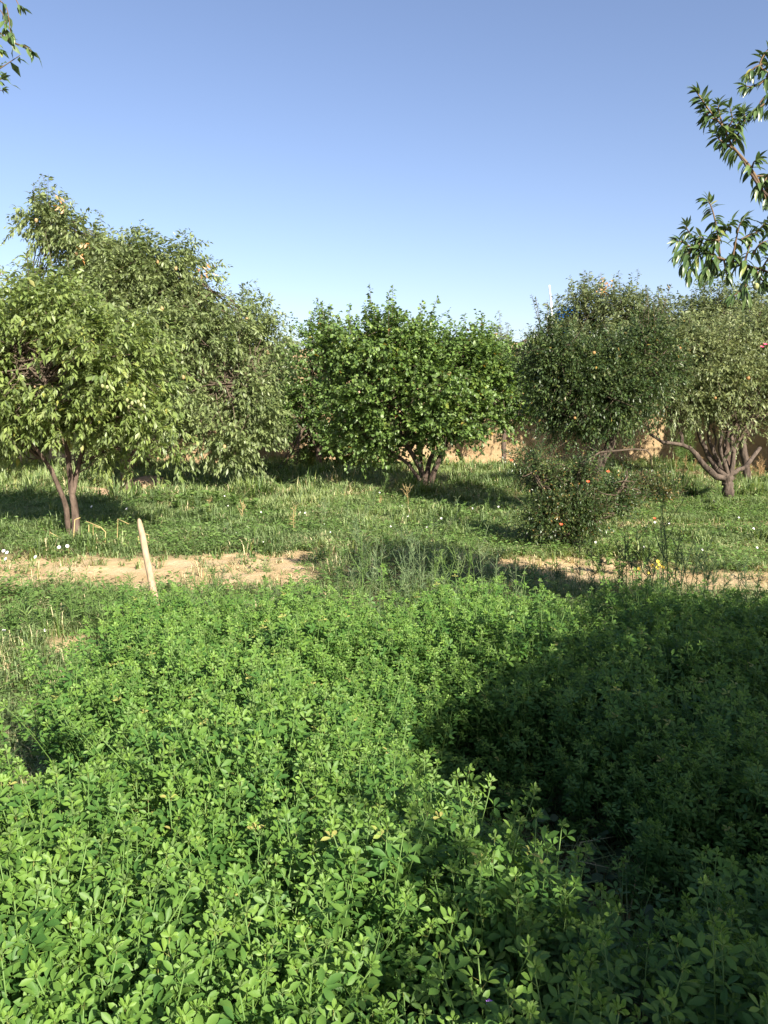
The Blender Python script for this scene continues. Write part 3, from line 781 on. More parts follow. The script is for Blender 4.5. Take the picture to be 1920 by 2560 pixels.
rootE, CE, oE, _ = tree('almond_tree', 'almond tree at the right with a fan of bare limbs on a short trunk', bE, stemsE,
     [blob(1810, 940, dE, 130, 90), blob(1880, 870, dE + 0.3, 110, 90), blob(1720, 900, dE, 110, 100), blob(1690, 1000, dE - 0.3, 85, 60), blob(1800, 1035, dE - 0.4, 90, 50),
      blob(1890, 1020, dE, 60, 55), blob(1640, 1015, dE - 0.4, 50, 35), blob(1960, 930, dE, 90, 100)],
     'almond', 'pale_leaf', 0.082, 480, 9, per=12, droop=0.5, whips=4, sub_r=0.3, up=0.2, bark='bark_pale', vshift=0.05, parts=60)
bE2 = gpt(1868, 1212); dE2 = bE2[1]
tree('almond_tree', 'single-stemmed tree behind the fan-limbed one at the right edge', bE2,
     [([bE2, at(1866, 1170, dE2), at(1858, 1130, dE2), at(1856, 1090, dE2), at(1868, 1050, dE2), at(1880, 960, dE2)], 0.075, 0.05)],
     [blob(1900, 900, dE2, 110, 110), blob(1860, 1000, dE2, 60, 50)],
     'almond', 'pale_leaf', 0.09, 150, 8, per=11, droop=0.4, whips=3, sub_r=0.3, bark='bark_pale')

# F: dark pomegranate tree with a leaning trunk
bF = gpt(1470, 1310); dF = bF[1]
stemsF = [([bF, at(1478, 1250, dF), at(1498, 1170, dF), at(1530, 1100, dF), at(1550, 1040, dF)], 0.075, 0.055),
          ([at(1545, 1060, dF), at(1520, 980, dF), at(1460, 900, dF), at(1420, 860, dF)], 0.04, 0.015),
          ([at(1548, 1050, dF), at(1590, 970, dF), at(1620, 880, dF)], 0.04, 0.015),
          ([at(1535, 1090, dF), at(1480, 1050, dF - 0.2), at(1410, 1010, dF - 0.2)], 0.03, 0.012)]
rootF, CF, oF, _ = tree('pomegranate_tree', 'dark shaded fruit tree with a leaning trunk right of the middle', bF, stemsF,
     [blob(1500, 990, dF, 120, 80), blob(1415, 930, dF, 90, 70), blob(1615, 930, dF, 75, 65), blob(1430, 1040, dF, 60, 45), blob(1550, 900, dF + 0.2, 90, 50), blob(1370, 880, dF + 0.3, 50, 45), blob(1620, 860, dF + 0.2, 60, 35),
      blob(1375, 1000, dF, 45, 60), blob(1520, 1015, dF + 0.3, 55, 40)],
     'small', 'dark_leaf', 0.066, 760, 9, per=12, droop=0.3, whips=14, sub_r=0.22, up=0.15, bark='bark_pale', shoot=(0.2, 0.45), holes=0.36, hole_s=0.35)

# G: pale trees along the wall at the right
bG = gpt(1520, 1165); bG = np.array((at(1490, 1000, 19.3)[0], 19.3, 0.0))
rootG, CG, oG, _ = tree('almond_tree', 'pale grey-green tree beside the white pole, rising behind the dark one', bG,
     [([bG, bG + (0, 0, 0.8), bG + (-0.1, 0, 1.5)], 0.11, 0.09), ([bG + (-0.1, 0, 1.4), bG + (-0.5, 0, 2.4), bG + (-0.6, 0, 3.4)], 0.06, 0.02), ([bG + (-0.1, 0, 1.3), bG + (0.5, 0, 2.3), bG + (0.8, 0, 3.4)], 0.06, 0.02)],
     [blob(1450, 780, 19.3, 70, 60), blob(1550, 785, 19.3, 100, 65), blob(1640, 830, 19.3, 55, 50), blob(1400, 860, 19.3, 60, 55), blob(1600, 800, 19.3, 60, 50), blob(1500, 880, 19.3, 130, 70), blob(1350, 890, 19.3, 35, 40)],
     'almond', 'pale_leaf', 0.115, 330, 8, per=11, droop=0.5, whips=16, sub_r=0.32, up=0.5)
bG2 = np.array((at(1790, 1000, 18.4)[0], 17.6, 0.0))
tree('almond_tree', 'pale tree rising behind the fan-limbed almond at the upper right', bG2,
     [([bG2, bG2 + (0, 0, 0.8), bG2 + (0.1, 0, 1.8)], 0.10, 0.08), ([bG2 + (0.1, 0, 1.6), bG2 + (-0.5, 0, 2.6), bG2 + (-0.7, 0, 3.6)], 0.06, 0.02), ([bG2 + (0.1, 0, 1.6), bG2 + (0.6, 0, 2.8)], 0.05, 0.02)],
     [blob(1770, 780, 17.6, 80, 65), blob(1700, 830, 17.6, 80, 60), blob(1860, 790, 17.6, 90, 60), blob(1800, 870, 17.6, 130, 70), blob(1940, 830, 17.6, 70, 80)],
     'almond', 'pale_leaf', 0.105, 300, 8, per=11, droop=0.5, whips=10, sub_r=0.32, up=0.4)
bG3 = np.array((at(1262, 1000, 19.5)[0], 19.5, 0.0))
tree('almond_tree', 'slender pale tree peeking out right of the middle apricot tree', bG3,
     [([bG3, bG3 + (0, 0, 1.2), bG3 + (0, 0, 2.6)], 0.06, 0.03)],
     [blob(1265, 880, 19.5, 45, 45), blob(1270, 960, 19.5, 50, 60), blob(1230, 900, 19.5, 40, 35)],
     'almond', 'pale_leaf', 0.09, 80, 7, per=11, droop=0.35, whips=9, sub_r=0.22, up=0.6)

# pomegranate bush in front of the dark tree
bP = gpt(1425, 1380); dP = bP[1] + 0.25
rootP, CP, oP, _ = tree('pomegranate_bush', 'low dark bush with red flowers in front of the leaning tree', (bP[0], dP, bP[2]),
     [([np.array((bP[0], dP, bP[2])), at(1440, 1260, dP), at(1450, 1170, dP), at(1500, 1130, dP)], 0.025, 0.008), ([np.array((bP[0] + .05, dP, bP[2])), at(1380, 1270, dP), at(1340, 1180, dP)], 0.02, 0.006),
      ([np.array((bP[0] + .1, dP, bP[2])), at(1510, 1280, dP), at(1570, 1190, dP)], 0.02, 0.006)],
     [blob(1430, 1280, dP, 100, 60), blob(1350, 1200, dP + 0.1, 55, 55), blob(1450, 1200, dP, 60, 40), blob(1540, 1250, dP + 0.1, 60, 50), blob(1360, 1300, dP - 0.1, 50, 50), blob(1400, 1340, dP - 0.1, 60, 35),
      blob(1325, 1160, dP + 0.2, 38, 38), blob(1600, 1170, dP + 0.3, 70, 14), blob(1600, 1290, dP + 0.2, 45, 40)],
     'small', 'shrub_leaf', 0.042, 420, 11, per=13, droop=0.1, whips=0, sub_r=0.13, up=0.35, shoot=(0.14, 0.34), cat='bush', twig_r=0.003, holes=0.38, hole_s=0.22)
bP2 = gpt(1620, 1262)
tree('pomegranate_bush', 'small loose green bush right of the red-flowered one', bP2,
     [([bP2, at(1615, 1230, bP2[1]), at(1620, 1180, bP2[1])], 0.02, 0.006)],
     [blob(1620, 1232, bP2[1], 50, 20), blob(1575, 1228, bP2[1], 32, 22), blob(1660, 1235, bP2[1], 28, 16)],
     'small', 'shrub_leaf', 0.05, 110, 9, per=11, droop=0.1, sub_r=0.16, up=0.4, shoot=(0.12, 0.3), cat='bush', vshift=0.12)

# I: tree whose branch ends reach in at the right; trunk outside the frame
dI = 4.1
bI = np.array((4.15, 4.3, 0.0))
def pI(px, py, d=dI): return at(px, py, d)
stemsI = [([bI, bI + (0.05, 0, 0.6), bI + (0.0, -0.05, 1.3)], 0.11, 0.08),
          ([bI + (0, 0, 1.2), pI(2330, 900), pI(2120, 700), pI(1990, 560), pI(1900, 470), pI(1855, 395), pI(1830, 370)], 0.010, 0.004),
          ([bI + (0, 0, 1.1), pI(2380, 980), pI(2180, 790), pI(2040, 715), pI(1920, 680), pI(1850, 658), pI(1790, 645)], 0.010, 0.004),
          ([bI + (0, 0, 1.2), pI(2420, 800), pI(2180, 520), pI(2050, 360), pI(1960, 240), pI(1915, 190)], 0.010, 0.004)]
blI = [blob(2420, 380, dI, 300, 300), blob(2550, 650, dI, 300, 260), blob(2360, 760, dI + 0.4, 190, 120)]
rootI, CI, oI, ndI = tree('peach_tree', 'tree outside the right edge whose leafy branch ends reach in against the sky', bI, stemsI, blI,
     'peach', 'peach_leaf', 0.10, 170, 5, per=12, droop=0.4, sub_r=0.3, up=0.2, shoot=(0.25, 0.45), limb_r=0.012)
def sprays(root, origin, lines, leaf, mat, leaf_len, per_m, limit, twig='red_twig', droop=0.75, upl=0.1, extra_tips=True):
    """Leafy branch ends drawn twig by twig, each leaf a part."""
    A, Nn, P_, S_ = [], [], [], []
    for pts, r in lines:
        p = spline(pts, 16); L_ = np.linalg.norm(np.diff(p, axis=0), axis=1).sum()
        b = Buf(); b.tube(p, np.linspace(r, r * 0.35, len(p)), 6); part('twig', b, M[twig], root, origin)
        n = max(4, int(per_m * L_))
        t = np.sort(rng.random(n)) ** 0.8 * (len(p) - 1.001)
        i = t.astype(int); f = (t - i)[:, None]
        pos = p[i] * (1 - f) + p[i + 1] * f
        tan = unit(p[i + 1] - p[i])
        side = unit(np.cross(tan, rng.normal(size=(n, 3))))
        e = (t / len(p))[:, None]
        ax = unit(side * 0.8 + tan * (0.35 + 0.7 * e ** 3) + np.array((0, 0, -droop)) * (1 - 0.6 * e) + (0, 0, upl))
        A.append(ax); Nn.append(unit(np.array((0, 0, 1.0)) + side * 0.4 + rng.normal(0, 0.35, (n, 3)))); P_.append(pos)
        S_.append(leaf_len * rng.uniform(0.6, 1.15, n) * (1.05 - 0.4 * e[:, 0]))
        if extra_tips:
            n2 = 6; dirn = unit(p[-1] - p[-3])
            sd = unit(np.cross(dirn, rng.normal(size=(n2, 3))))
            A.append(unit(dirn + sd * 0.6)); Nn.append(unit(np.array((0, 0, 1.0)) - dirn * 0.5 + rng.normal(0, 0.2, (n2, 3)))); P_.append(np.repeat(p[-1][None], n2, 0)); S_.append(leaf_len * rng.uniform(0.4, 0.8, n2))
    A, Nn, P_, S_ = map(np.concatenate, (A, Nn, P_, S_))
    v = np.clip(rng.normal(0.45, 0.2, len(P_)), 0.02, 0.9); v[rng.random(len(v)) < 0.02] = 0.98
    o = rng.permutation(len(P_))
    a_, c_ = o[:limit], o[limit:]
    leaf_parts(root, origin, LEAF[leaf], A[a_], Nn[a_], P_[a_], S_[a_], v[a_], M[mat])
    if len(c_):
        b = Buf(); Fm = frames(A[c_], Nn[c_], S_[c_]); b.inst(LEAF[leaf][0], Fm, P_[c_], v[c_]); part('foliage', b, M[mat], root, origin, kind='stuff')
def ln(*pp, d=dI, r=0.005, dd=0.0):
    n = len(pp)
    return ([at(x, y, d + dd * k / max(1, n - 1)) for k, (x, y) in enumerate(pp)], r)
linesI = [
    # upper arm, tip at (1735, 225)
    ln((1900, 462), (1870, 410), (1830, 365), (1810, 320), (1780, 285), (1755, 250), (1740, 228), r=0.007),
    ln((1810, 330), (1800, 290), (1795, 262)), ln((1822, 345), (1845, 310), (1855, 285)), ln((1790, 300), (1770, 290), (1765, 275)),
    ln((1830, 370), (1800, 350), (1790, 335)), ln((1835, 355), (1862, 300), (1858, 282)), ln((1815, 325), (1830, 300), (1825, 270)),
    ln((1880, 420), (1885, 405), (1895, 398)), ln((1905, 465), (1925, 430), (1945, 410)), ln((1900, 455), (1912, 490), (1915, 500)), ln((1890, 440), (1920, 440), (1950, 430)), ln((1915, 470), (1940, 480), (1960, 470)),
    # corner bough, top right
    ln((1960, 240), (1930, 190), (1900, 165), (1915, 130), (1935, 110), r=0.006), ln((1925, 190), (1890, 215), (1862, 215)), ln((1940, 220), (1905, 250), (1895, 270)), ln((1905, 160), (1885, 170), (1870, 185)), ln((1950, 230), (1930, 255), (1920, 275)), ln((1925, 165), (1935, 140), (1950, 130)), ln((1910, 260), (1890, 275), (1880, 280)),
    # low bough
    ln((1990, 705), (1920, 680), (1860, 662), (1800, 645), (1755, 630), (1720, 615), r=0.007),
    ln((1800, 645), (1795, 590), (1785, 540), (1775, 510), (1765, 498), r=0.005), ln((1760, 632), (1740, 600), (1722, 580), (1715, 565)), ln((1730, 620), (1705, 605), (1692, 602)),
    ln((1720, 615), (1700, 630), (1690, 640)), ln((1830, 655), (1840, 600), (1850, 560), (1862, 548)), ln((1860, 662), (1880, 600), (1910, 560), (1925, 545)), ln((1795, 600), (1815, 575), (1830, 555)),
    ln((1750, 630), (1735, 660), (1725, 690)), ln((1780, 640), (1770, 670), (1755, 690)), ln((1730, 618), (1712, 650), (1708, 665)), ln((1870, 668), (1865, 710), (1860, 725)), ln((1855, 725), (1840, 735), (1828, 745)), ln((1862, 722), (1870, 735), (1872, 745)),
    ln((1810, 650), (1815, 680), (1820, 690)), ln((1890, 675), (1905, 700), (1935, 730)), ln((1800, 600), (1770, 600), (1745, 590)), ln((1790, 640), (1760, 610), (1745, 600)), ln((1880, 640), (1900, 610), (1925, 600)), ln((1850, 600), (1870, 590), (1890, 580)), ln((1900, 680), (1925, 640), (1950, 620)), ln((1770, 640), (1790, 665), (1780, 690)),
]
sprays(rootI, bI, linesI, 'peach', 'peach_leaf', 0.075, 190, 300)
fruit('peach', None, at(1890, 716, dI), 0.015, M['almond_hull'], rootI, bI, long=1.2)

# J: branch ends at the top left
dJ = 3.6
bJ = np.array((-3.4, 3.2, 0.0))
stemsJ = [([bJ, bJ + (0, 0, 0.8), bJ + (0.05, 0, 1.6)], 0.10, 0.07),
          ([bJ + (0.05, 0, 1.5), at(-300, 100, dJ), at(-150, 20, dJ), at(-40, 60, dJ), at(0, 85, dJ)], 0.03, 0.004),
          ([bJ + (0.05, 0, 1.5), at(-380, 500, dJ), at(-200, 330, dJ), at(-60, 240, dJ), at(-15, 215, dJ)], 0.03, 0.004)]
rootJ, _, _, _ = tree('almond_tree', 'tree outside the left edge whose drooping twigs show in the top left corner', bJ, stemsJ,
     [blob(-420, 0, dJ, 260, 240), blob(-560, 350, dJ, 260, 220)], 'front', 'peach_leaf', 0.085, 90, 5, per=12, droop=0.6, sub_r=0.3, limb_r=0.012)
sprays(rootJ, bJ, [ln((-60, 50), (-10, 75), (20, 98), (45, 110), (68, 118), (78, 128), d=dJ, r=0.003), ln((-40, -20), (10, 10), (22, 45), (24, 72), (28, 88), d=dJ, r=0.003),
     ln((20, -40), (38, -5), (48, 14), (56, 22), d=dJ, r=0.003), ln((-30, 10), (0, 25), (12, 50), (14, 70), d=dJ, r=0.003), ln((-60, 250), (-30, 225), (-8, 205), (4, 198), d=dJ, r=0.004), ln((-50, 240), (-20, 230), (6, 225), d=dJ, r=0.003), ln((-40, 90), (-15, 110), (0, 125), d=dJ, r=0.003)],
     'front', 'peach_leaf', 0.058, 50, 160)

# H: tree behind the viewer on the right: its shadow lies over the alfalfa
bH = np.array((4.08, -0.9, 0.0))
tree('peach_tree', 'tree behind the viewer at the right, casting the shade over the alfalfa', bH,
     [([bH, bH + (0, 0, 0.8), bH + (0, 0, 1.5)], 0.12, 0.09), ([bH + (0, 0, 1.4), bH + (-0.8, 0.3, 2.4)], 0.06, 0.02), ([bH + (0, 0, 1.4), bH + (0.8, 0.2, 2.5)], 0.06, 0.02)],
     [(bH + (0, 0.1, 2.6), np.array((1.6, 1.3, 1.0))), (bH + (-0.85, 0.6, 2.5), np.array((0.8, 0.9, 0.8))), (bH + (-1.0, -0.8, 2.45), np.array((1.0, 1.15, 0.8))), (bH + (0.9, 0.5, 2.0), np.array((1.4, 1.4, 1.1))), (bH + (0.3, -1.0, 1.7), np.array((1.4, 1.0, 0.8))), (bH + (1.2, 0.4, 3.4), np.array((1.3, 1.2, 0.6))), (bH + (-1.0, -0.25, 2.45), np.array((0.95, 0.85, 0.8))), (bH + (-1.0, -1.9, 2.5), np.array((1.2, 1.0, 0.9)))],
     'peach', 'peach_leaf', 0.24, 640, 5, per=8, droop=0.4, sub_r=0.42, holes=0)

# fruits on the right-hand trees
for root, b0, d, lst in ((rootF, bF, dF - 0.80, [(1485, 882, .022), (1437, 1045, .018)]), (rootE, bE, dE - 0.85, [(1870, 945, .030), (1788, 995, .022), (1700, 870, .020)])):
    for px, py, r in lst: fruit('fruit', None, at(px, py, d), r, M['fruit'], root, b0)
for k in range(26):                                    # tan split almonds over the big tree
    c = CB[rng.integers(len(CB))]
    fruit('almond', None, c + rng.normal(0, 0.15, 3) + (0, -0.35, 0), 0.028, M['dry_hull'], rootB, bB, long=1.4)

def flower_head(P, r, n, mat, tilt=0.35, normal=(0, -0.5, 0.85)):
    """An open flower: petals round a cup."""
    b = Buf(); tp = leaf_tpl(0.75, -0.15, 0.2, 2, peak=0.62)
    nn = unit(np.array(normal, float)); x = unit(np.cross(nn, (0.2, 1, 0.1))); y = np.cross(nn, x)
    a_ = np.arange(n) / n * 2 * math.pi + rng.random()
    ax = np.cos(a_)[:, None] * x + np.sin(a_)[:, None] * y + nn * tilt
    b.inst(tp, frames(ax, np.repeat(nn[None], n, 0), np.full(n, r)), np.repeat(np.asarray(P, float)[None], n, 0), np.full(n, 0.5))
    return b
for px, py, d in ((1470, 1205, dP - 0.75), (1403, 1312, dP - 0.95), (1636, 1297, dP - 0.45), (1278, 1152, dP - 0.3), (1520, 1180, dP - 0.7)):
    P = at(px, py, d); b = flower_head(P, 0.020, 6, None); o = part('flower', b, M['red_petal'], rootP, rootP.location)
for px, py in ((1905, 868), (1913, 862)):
    P = at(px, py, dE - 1.5); b = flower_head(P, 0.03, 7, None); part('flower', b, M['pink_petal'], rootE, bE)

def dead_cluster(px, py, d, root, b0, n=34, spread=(0.18, 0.1, 0.28)):
    P = at(px, py, d); b = Buf()
    ps = P + rng.normal(0, 1, (n, 3)) * np.array(spread) * 0.5
    ax = unit(rng.normal(size=(n, 3)) + (0, 0, -0.5)); nr = unit(rng.normal(size=(n, 3)))
    b.inst(LEAF['almond'][1], frames(ax, nr, rng.uniform(0.07, 0.12, n)), ps, rng.random(n))
    part('dead_leaves', b, M['orange_leaf'], root, b0, label='orange withered leaf cluster at the top of the crown')
dead_cluster(1512, 725, 19.0, rootG, bG)
for px, py, dd in ((2, 678, 15), (150, 512, dB - 0.9), (205, 625, dB - 1.0), (515, 680, dB - 1.2)):
    dead_cluster(px, py, dd, rootB, bB, 10, (0.12, 0.1, 0.12))

# ------------------------------------------------------------------ low growth
def instancer(name, variants, pts, rot, scl, idx, parent=None):
    """One object: points that carry copies of a few meshes (geometry nodes)."""
    me = bpy.data.meshes.new(name)
    me.vertices.add(len(pts)); me.vertices.foreach_set("co", np.asarray(pts, np.float32).ravel())
    for nm, val in (("rot", rot), ("scl", scl)):
        a = me.attributes.new(nm, 'FLOAT_VECTOR', 'POINT'); a.data.foreach_set("vector", np.asarray(val, np.float32).ravel())
    a = me.attributes.new("pick", 'INT', 'POINT'); a.data.foreach_set("value", np.asarray(idx, np.int32))
    o = link(name, me, parent)
    ng = bpy.data.node_groups.new(name, 'GeometryNodeTree')
    ng.interface.new_socket("Geometry", in_out='INPUT', socket_type='NodeSocketGeometry')
    ng.interface.new_socket("Geometry", in_out='OUTPUT', socket_type='NodeSocketGeometry')
    N = ng.nodes.new; L = ng.links.new
    gi, go = N("NodeGroupInput"), N("NodeGroupOutput")
    g2i = N("GeometryNodeGeometryToInstance")
    for m in variants[::-1]:
        src = bpy.data.objects.new(name + "_unit", m)
        oi = N("GeometryNodeObjectInfo"); oi.inputs['Object'].default_value = src
        L(oi.outputs['Geometry'], g2i.inputs[0])
    ip = N("GeometryNodeInstanceOnPoints"); ip.inputs['Pick Instance'].default_value = True
    m2p = N("GeometryNodeMeshToPoints")
    L(gi.outputs[0], m2p.inputs[0]); L(m2p.outputs[0], ip.inputs['Points']); L(g2i.outputs[0], ip.inputs['Instance'])
    def attr(nm, ty, sock):
        n = N("GeometryNodeInputNamedAttribute"); n.data_type = ty; n.inputs['Name'].default_value = nm
        L(n.outputs['Attribute'], sock)
    attr("pick", 'INT', ip.inputs['Instance Index']); attr("scl", 'FLOAT_VECTOR', ip.inputs['Scale'])
    n = N("GeometryNodeInputNamedAttribute"); n.data_type = 'FLOAT_VECTOR'; n.inputs['Name'].default_value = "rot"
    e = N("FunctionNodeEulerToRotation"); L(n.outputs['Attribute'], e.inputs[0]); L(e.outputs[0], ip.inputs['Rotation'])
    L(ip.outputs[0], go.inputs[0])
    md = o.modifiers.new("scatter", 'NODES'); md.node_group = ng
    return o

def in_view(x, y, margin=0.6): return np.abs(x) < y * 0.4683 + margin

def alf_height(x, y):
    """Height of the alfalfa stand; a thin low gap runs through it on the right."""
    h = 0.52 + (fbm(x * 1.2, y * 1.2, 41) - 0.5) * 0.16 - 0.07 * np.clip((y - 3.4) / 1.2, 0, 1)
    gx, gy = x - (0.30 + 0.30 * (3.1 - y)), y - 2.75
    g = np.exp(-(gx / 0.40) ** 2 - (gy / 0.62) ** 2)
    g2 = np.exp(-((x - 0.85) / 0.5) ** 2 - ((y - 2.05) / 0.35) ** 2)
    return h * (1 - 0.80 * np.maximum(g, 0.8 * g2)) * (1 + 0.55 * (fbm(x * 4.0, y * 4.0, 43, 2) - 0.5))

def leaf3_tpl(seg=1, w=0.5):
    """Three leaflets on a short stalk; length about 1, stalk 0.7."""
    lt = leaf_tpl(w, 0.12, 0.35, seg, peak=0.6)
    b = Buf()
    a0 = np.array([[1, 0, 0.15], [0.35, 0.95, 0.05], [0.35, -0.95, 0.05]])
    b.inst(lt, frames(a0, np.tile((0, 0, 1.0), (3, 1)), np.array((1.0, 0.95, 0.95))), np.array([[0.78, 0, 0.10], [0.66, 0.02, 0.08], [0.66, -0.02, 0.08]]), np.array((0.5, 0.5, 0.5)))
    b.add([(0, 0.02, 0), (0, -0.02, 0), (0.8, 0, 0.10)], tris=[(0, 1, 2)], a=0.75)
    return {'v': np.concatenate(b.v), 't': np.concatenate(b.t), 'q': np.concatenate(b.q) if b.q else np.zeros((0, 4), int), 'a': np.concatenate(b.a) - 0.5}
T3_far = leaf3_tpl(1, 0.55); T3_near = leaf3_tpl(3, 0.42)

def alfalfa_plan(h, n_leaf=11, L=0.027):
    """Stem line and leaf frames of one alfalfa stem of height h."""
    lean = rng.normal(0, 0.16, 2)
    k = np.linspace(0, 1, 6)
    stem = np.stack([lean[0] * h * k ** 1.5, lean[1] * h * k ** 1.5, h * k], -1)
    t = np.sort(np.concatenate([0.22 + 0.75 * rng.random(n_leaf - 2) ** 0.85, [0.9, 0.96]]))
    pos = np.stack([np.interp(t, k, stem[:, i]) for i in range(3)], -1)
    a = np.arange(n_leaf) * 2.4 + rng.random() * 6 + rng.normal(0, 0.4, n_leaf)
    el = np.interp(t, [0.2, 0.85, 1.0], [-0.05, 0.12, 0.7]) + rng.normal(0, 0.18, n_leaf)
    ax = np.stack([np.cos(a) * np.cos(el), np.sin(a) * np.cos(el), np.sin(el)], -1)
    nr = unit(np.array((0, 0, 1.0)) - 0.2 * ax + rng.normal(0, 0.28, (n_leaf, 3)))
    sc = L * np.interp(t, [0.2, 0.6, 0.9, 1.0], [0.8, 1.1, 0.95, 0.55]) * rng.uniform(0.85, 1.2, n_leaf)
    # tight tip: four small folded leaves
    m = 4; a2 = rng.random(m) * 6.3
    ax = np.vstack([ax, np.stack([np.cos(a2) * 0.5, np.sin(a2) * 0.5, np.ones(m)], -1)]); nr = np.vstack([nr, unit(np.stack([-np.cos(a2), -np.sin(a2), np.full(m, 0.5)], -1))])
    pos = np.vstack([pos, np.repeat(stem[-1][None], m, 0)]); sc = np.concatenate([sc, np.full(m, L * 0.5)])
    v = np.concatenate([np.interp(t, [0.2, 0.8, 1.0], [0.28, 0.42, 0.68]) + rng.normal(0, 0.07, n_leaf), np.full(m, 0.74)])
    return stem, ax, nr, pos, sc, np.clip(v, 0, 1)

SUNH = np.array(sun_vec)
rng = np.random.default_rng(404)
def alfalfa():
    # where the stems stand
    N = 34000
    y = rng.uniform(0.55, 5.0, N); x = rng.uniform(-2.2, 3.2, N)
    edge = -1.38 + (fbm(y * 2, y * 0, 61) - 0.5) * 0.35
    back = 4.70 + (fbm(x * 1.6, x * 0, 62) - 0.5) * 0.55
    ok = (x > edge) & (y < back) & in_view(x, y, 0.55) & (fbm(x * 3.2, y * 3.2, 63) > 0.42)
    ok &= (y > 1.18) | (rng.random(N) < 0.8)
    x, y = x[ok], y[ok]
    H = alf_height(x, y) * rng.uniform(0.68, 1.16, len(x))
    keep = (H > 0.3) | (rng.random(len(H)) < 0.35)
    # nothing stands where the camera is, nor pokes at the lens
    keep &= ~((y < 1.12))
    x, y, H = x[keep], y[keep], H[keep]
    z = height(x, y)
    # how large each shows: visible top, near first
    px, py, dd = proj(np.stack([x, y, z + H], -1))
    inside = (px > 10) & (px < 1910) & (py < 2570)
    order = np.argsort(np.where(inside, dd, 1e9))
    near = order[:300]
    far = np.setdiff1d(np.arange(len(x)), near)
    # the field behind: joined, past counting
    def variant():
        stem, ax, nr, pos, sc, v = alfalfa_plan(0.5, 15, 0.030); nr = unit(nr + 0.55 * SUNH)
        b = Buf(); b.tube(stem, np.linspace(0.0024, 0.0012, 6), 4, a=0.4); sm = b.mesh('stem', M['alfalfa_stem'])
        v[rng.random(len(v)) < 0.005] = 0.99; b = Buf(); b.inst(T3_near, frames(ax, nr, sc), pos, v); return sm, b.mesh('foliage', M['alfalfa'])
    vs = [variant() for _ in range(20)]
    n = len(far); pick = rng.integers(0, 20, n); hs = H[far] / 0.5
    pts = np.stack([x[far], y[far], z[far]], -1); rot = np.stack([rng.normal(0, 0.07, n), rng.normal(0, 0.07, n), rng.uniform(-0.9, 0.9, n)], -1)
    scl = np.stack([hs * 0.5 + 0.5, hs * 0.5 + 0.5, hs], -1)
    root = thing('alfalfa_field', 'dense stand of green alfalfa filling the middle of the field', 'crop', (0, 0, 0)); root['kind'] = 'stuff'
    tag(instancer('foliage', [m for _, m in vs], pts, rot, scl, pick, root), kind='stuff')
    tag(instancer('stems', [m for m, _ in vs], pts, rot, scl, pick, root), kind='stuff')
    # the nearest 300, each a thing; the first 30 with every leaf its own part
    kinds = []
    leafmesh = {}
    for ti in range(3):
        for vb in range(6):
            b = Buf(); tp = leaf3_tpl(3, (0.42, 0.47, 0.52)[ti]); b.inst(tp, np.eye(3)[None], np.zeros((1, 3)), [(vb + 0.5) / 6]); leafmesh[ti, vb] = b.mesh('leaf', M['alfalfa'])
    for k in range(18):
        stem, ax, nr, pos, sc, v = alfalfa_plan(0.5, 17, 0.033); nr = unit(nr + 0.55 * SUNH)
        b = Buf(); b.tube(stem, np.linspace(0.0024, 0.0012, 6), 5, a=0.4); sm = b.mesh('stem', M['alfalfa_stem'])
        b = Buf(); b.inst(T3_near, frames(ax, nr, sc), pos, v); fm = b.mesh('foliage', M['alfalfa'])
        kinds.append((sm, fm, ax, nr, pos, sc, v))
    protoc = {}
    for i, k in enumerate(near):
        kd = int(rng.integers(0, len(kinds))); full = i < 34
        sm, fm, ax, nr, pos, sc, v = kinds[kd]
        zo = min(3, int(px[k] // 480)); where = ('in the bottom left corner', 'left of the middle at the bottom edge', 'right of the middle at the bottom edge', 'in the bottom right corner')[zo]
        root = thing('alfalfa_plant', 'leafy green alfalfa stem of the nearest rows, ' + where, 'plant', (x[k], y[k], z[k]), 'nearest alfalfa stems ' + where)
        root.rotation_euler = (0, 0, rng.uniform(-0.7, 0.7)); s = H[k] / 0.5; root.scale = ((s * 0.5 + 0.5),) * 2 + (s,)
        link('stem', sm, root)
        if full:
            Fm = frames(ax, nr, sc)
            for j in range(len(pos)):
                m4 = Matrix.Identity(4)
                for a in range(3):
                    for b_ in range(3): m4[a][b_] = Fm[j, a, b_]
                    m4[a][3] = pos[j, a]
                link('leaf', leafmesh[j % 3, min(5, int(v[j] * 6))], root, mat=m4)
        else:
            link('foliage', fm, root)
alfalfa()

